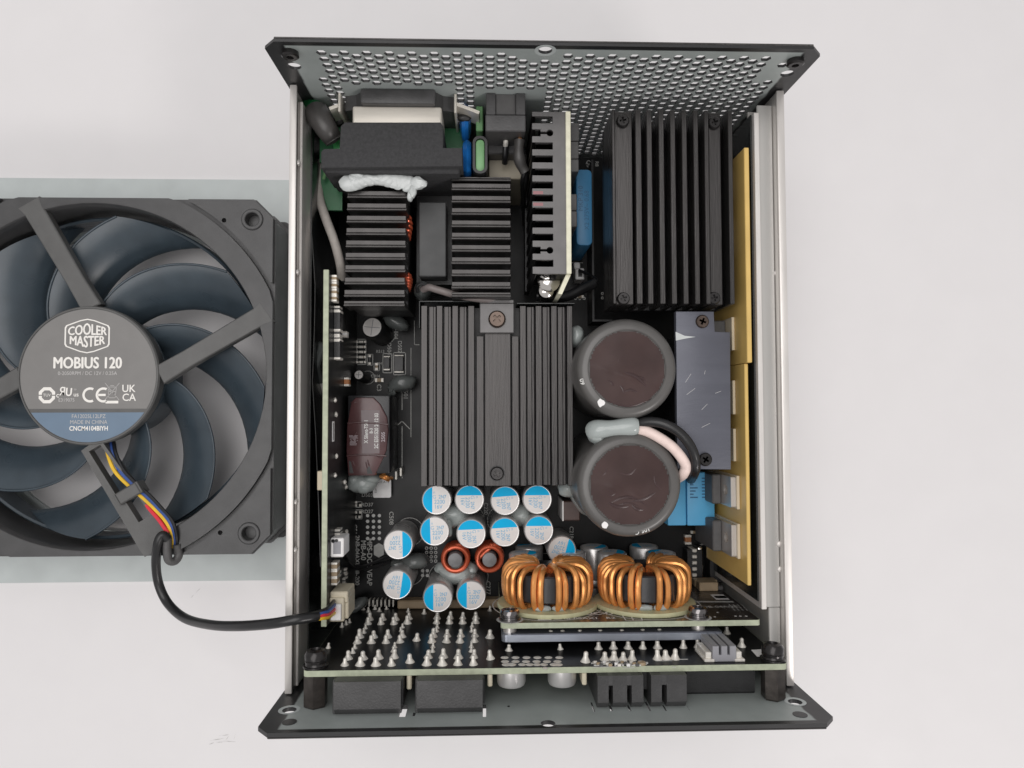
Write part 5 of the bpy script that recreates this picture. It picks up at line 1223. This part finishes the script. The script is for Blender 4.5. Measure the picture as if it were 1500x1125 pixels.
for x, y in ((145, 545), (175, 492), (275, 545), (300, 492), (408, 545), (432, 490), (540, 545), (562, 482), (838, 540), (850, 482), (968, 541), (978, 480), (1100, 540), (1105, 485), (1232, 540), (1236, 482),
             (250, 357), (270, 312), (368, 357), (390, 312), (492, 356), (508, 310), (612, 352), (628, 307), (880, 350), (892, 305), (1003, 350), (1010, 302), (1118, 350), (1126, 302), (1240, 346), (1245, 302),
             (340, 197), (355, 162), (450, 197), (465, 162), (560, 197), (575, 162), (672, 192), (688, 155), (920, 190), (925, 152), (1028, 190), (1035, 152), (1140, 190), (1142, 152), (1250, 187), (1252, 152)):
    lst.append((*zoom(x, y, 5.769, 480, 880), 1.0))
for x, y in ((695, 520), (752, 335), (1375, 492), (1372, 312), (815, 110), (1370, 85)): lst.append((*zoom(x, y, 5.769, 480, 880), 1.05 if y > 150 else .7))
for x, y in ((212, 442), (228, 402), (555, 432), (565, 397), (885, 432), (890, 395), (1212, 432), (1215, 395), (305, 272), (318, 236), (620, 258), (632, 227), (922, 262), (925, 232), (1218, 262), (1221, 222), (345, 95), (437, 90), (300, 75), (400, 72), (497, 72), (680, 95), (120, 222), (155, 203), (182, 185), (5, 400)): lst.append((*zoom(x, y, 5.769, 480, 880), .62))
for x, y in ((490, 533), (558, 531), (625, 530), (692, 530), (760, 529), (878, 527), (945, 526), (1012, 522), (1077, 517), (1145, 522), (1077, 462)): lst.append((*zoom(x, y, 3.125, 720, 780), .95))
for x, y in ((518, 583), (560, 583), (602, 583), (643, 582), (760, 580), (798, 578), (840, 578), (430, 592)): lst.append((*zoom(x, y, 3.125, 720, 780), 1.05))
for x, y in ((80, 540), (315, 535)): lst.append((*zoom(x, y, 3.125, 720, 780), .8))
first = True
for px, py, s_ in lst:
    p = aty(px, py, YC + .06); L_ = (p.x, YC + .06, p.z)
    if p.z > ZC - 1.0: L_ = (p.x, YC + .06, ZC - 1.3)
    if first: big.location = (Vector(L_) - WO[kb.name]) * S; WO[big.name] = Vector(L_); c = big; first = False
    else: c = dup(big, L_, kb)
    s2 = s_ * random.uniform(.93, 1.07); c.scale = (s2 * random.uniform(.92, 1.1), s2 * random.uniform(.9, 1.12), s2); c.rotation_euler = (random.uniform(-.06, .06), random.uniform(0, 6), random.uniform(-.06, .06))
b = B()
for x, y, rx in [(60 + 50 * i, 572, 1.15) for i in range(6)] + [(62 + 48 * i, 590, 1.15) for i in range(6)] + [(68, 604, 1.3), (92, 604, 1.3), (140, 604, 1.1), (175, 604, 1.1), (208, 604, 1.1), (240, 604, 1.1), (288, 604, 1.3), (305, 604, 1.3), (246, 620, .8)]:
    px, py = zoom(x, y, 3.125, 720, 780); p = aty(px, py, YC + .1); b.lathe([(0, 0), (rx, 0), (rx * .8, .12), (0, .22)], (p.x, YC + .06, p.z), 16, 'y')
b.obj('solder_pad', M_solder, kb, origin=(0, YC, 50))
# part-number printing and little chips at the front edge
b = B()
for i in range(44):
    px = 868 + 1.85 * i; py = 970 + random.choice((0, 1.6, 3.2, 4.8)); p = aty(px, py, YC + .1); w_ = random.uniform(.3, 1.0)
    b.box(p.x - w_ / 2, p.x + w_ / 2, YC + .06, YC + .1 + random.uniform(0, .35), p.z - .3, p.z + .3)
for a, c_, py in ((868, 905, 977), (912, 930, 978), (960, 985, 968), (978, 1008, 966), (985, 990, 977)):
    p, q = aty(a, py, YC + .1), aty(c_, py, YC + .1); b.box(p.x, q.x, YC + .06, YC + .12, p.z - .2, p.z + .2)
b.obj('printed_marking', M_silk, kb, origin=(30, YC, 60))
for i in range(16):
    px = 872 + 4.4 * i; p = aty(px, 972 + (i % 3) * 2, YC + .1); B().box(p.x - .5, p.x + .5, YC + .06, YC + .8, p.z - .35, p.z + .35, .1).obj('chip', (M_solder, M_tan, M_greypk, M_whitepl)[i % 4], kb)
p = aty(940, 973, YC + .1); B().lathe([(0, 0), (1.2, 0), (1.1, .7), (0, .8)], (p.x, YC + .06, p.z), 16, 'y').obj('chip', M_tan, kb)
# grey two-slot socket
u0 = aty(1044, 970, YC).x; u1 = aty(1079, 970, YC).x
zs = 71.2
so2 = comp(B().prism([(u0, YC + .1), (u1, YC + .1), (u1, YC + 4.4), (u0 + (u1 - u0) * .73, YC + 4.4), (u0 + (u1 - u0) * .73, YC + 2.0), (u0 + (u1 - u0) * .63, YC + 2.0), (u0 + (u1 - u0) * .63, YC + 4.4), (u0 + (u1 - u0) * .37, YC + 4.4), (u0 + (u1 - u0) * .37, YC + 2.0), (u0 + (u1 - u0) * .27, YC + 2.0), (u0 + (u1 - u0) * .27, YC + 4.4), (u0, YC + 4.4)], 60, zs, .12), 'side_socket', M_greypl, 'grey socket with two notches at the right end of the connector board')
for x_ in (u0 - 1.8, u1 + .1): B().box(x_, x_ + 1.7, YC + .1, YC + 2.6, 62, zs - .6, .2).obj('solder_foot', M_solder, so2); B().box(x_ - .6, x_ + 2.3, YC + .06, YC + .9, 62, zs + .3, .2).obj('solder_foot', M_solder, so2)
p = [aty(*q, YC + .1) for q in ((1100, 952), (1117, 951), (1117, 962), (1109, 962))]; B().add([(q.x, YC + .12, q.z) for q in p], [(0, 1, 2, 3)]).obj('white_label', M_whitepl, kb, origin=(p[0].x, YC + .1, p[0].z))
# standoffs and their screws
for px, py, lb in ((462, 970, 'left'), (1133, 966, 'right')):
    p = at(px, py, ZC - 3); x = p.x; zc = ZC - 3.6
    so3 = comp(B().lathe([(3.0, -YP + .05 - YC + 1.6), (3.3, -YP + .5 - YC + 1.6), (3.3, -.05), (3.0, 0)], (x, YC - 1.6, zc), 6, 'y', None, False), 'hex_standoff', M_hex, 'blackened hexagonal standoff holding the ' + lb + ' end of the connector board', sharp=20)
    B().lathe([(0, 0), (3.5, 0), (3.5, .4), (2.9, .45), (2.7, 1.0), (2.9, 1.1), (3.0, 1.6), (2.8, 1.8), (3.0, 2.0), (3.05, 3.4), (2.5, 4.3), (1.5, 4.6), (1.3, 3.8), (0, 3.8)], (x, YC + .06, zc), 28, 'y').obj('screw', M_screw, so3)
# sockets between the board and the front panel
def sock(px0, px1, z, z0, m_, lb, bev=1.2):
    a = at(px0, 1015, z).x; c = at(px1, 1015, z).x
    P = [(YC - 1.65, z0), (YC - 1.65, z), (-YP + bev + .3, z), (-YP + .1, z - bev), (-YP + .1, z0)]
    Mx = Matrix(((0, 0, 1, 0), (1, 0, 0, 0), (0, 1, 0, 0), (0, 0, 0, 1)))
    return comp(B().prism(P, a, c, 0, (), Mx), 'modular_socket', m_, lb), a, c
for px0, px1, lb in ((489, 587, 'large black socket under the left half of the connector board, leftmost'), (611, 707, 'large black socket under the left half of the connector board, right of the cream bar')):
    o, a, c = sock(px0, px1, 77.2, 18, M_blackpl2, lb, 1.6)
    B().box(a - .7, a + .5, YC - 1.7, -YP + .1, 18, 75.6, .2).obj('side_rib', M_blackpl2, o); B().box(c - .4, c + .5, YC - 1.7, -YP + 2, 18, 75.4, .2).obj('side_rib', M_blackpl, o)
for k, (px0, px1) in enumerate(((875.5, 891.5), (898, 918.5), (925.5, 942.5), (954, 969.5), (977, 1006))):
    o, a, c = sock(px0, px1, 75.6, 20, M_blackpl2, ('first', 'second', 'third', 'fourth', 'fifth')[k] + ' black socket block from the left in the comb like row on the right', 1.6)
for q0, q1 in ((875.5, 942.5), (954, 1006)):
    a = at(q0, 1003, 75.5).x; c = at(q1, 1003, 75.5).x; comp(B().box(a + .05, c - .05, YC - 4.4, YC - 1.65, 20, 75.5, .15), 'socket_bridge', M_blackpl2, 'upper bridge joining the ' + ('left' if q0 < 900 else 'right') + ' group of comb like socket blocks')
a = at(876, 1010, 70).x; c = at(1005, 1010, 70).x; comp(B().box(a, c, -YP + 3.2, YC - 1.7, 20, 70), 'socket_body', M_blackpl, 'black socket body behind the comb like blocks on the right')
o, a, c = sock(1006, 1106, 66.5, 20, M_blackpl, 'low dark socket at the right end next to the standoff', .4)
for px, lb in ((600.5, 'cream bar between the two large black sockets'), (718.5, 'cream bar beside the silver capacitors under the board'), (856.5, 'cream bar left of the comb like sockets')):
    x = at(px, 1000, 72).x; B().box(x - .8, x + .5, YC - 5.6 if px < 700 else YC - 5.2, YC - 1.65, 40, 72.8, .3).obj('bar', M_cream_pl, PSU, lb).name = 'support_bar'
for px, lb in ((748.5, 'silver capacitor poking out under the connector board, left one'), (821.5, 'silver capacitor poking out under the connector board, right one')):
    p = at(px, 1000, 66); comp(B().lathe([(0, -4.4), (3.2, -4.4), (3.7, -4.1), (4.0, -3.3), (4.0, 0), (0, 0)], (p.x, YC - 1.62, 69.2), 36, 'y'), 'silver_capacitor', M_capcan, lb)
# comb edge and clips where the connector board meets the main board
b = B()
for i in range(8):
    p = at(534 + 5.9 * i, 884, 14); b.box(p.x - .25, p.x + .25, p.y - 1.5, p.y + 1, ZM, 13, .1)
comp(b, 'pin_row', M_solder, 'row of short pins at the foot of the connector board')
x0, x1, ya, yb = rect(582, 883, 735, 893, 15); comp(B().box(x0, x1, YC + .2, YC + 3.2, ZM, 15, .4), 'bus_bar', M_cream_pl if False else M_tan, 'tan bus bar along the foot of the connector board')
p = at(520, 890, 18); comp(B().blob((p.x, p.y, 16), (4.6, 2.2, 3.2), 55, .15, 1.2, .55), 'silicone_blob', M_gluedark, 'pointed dark silicone blob next to the fan socket')
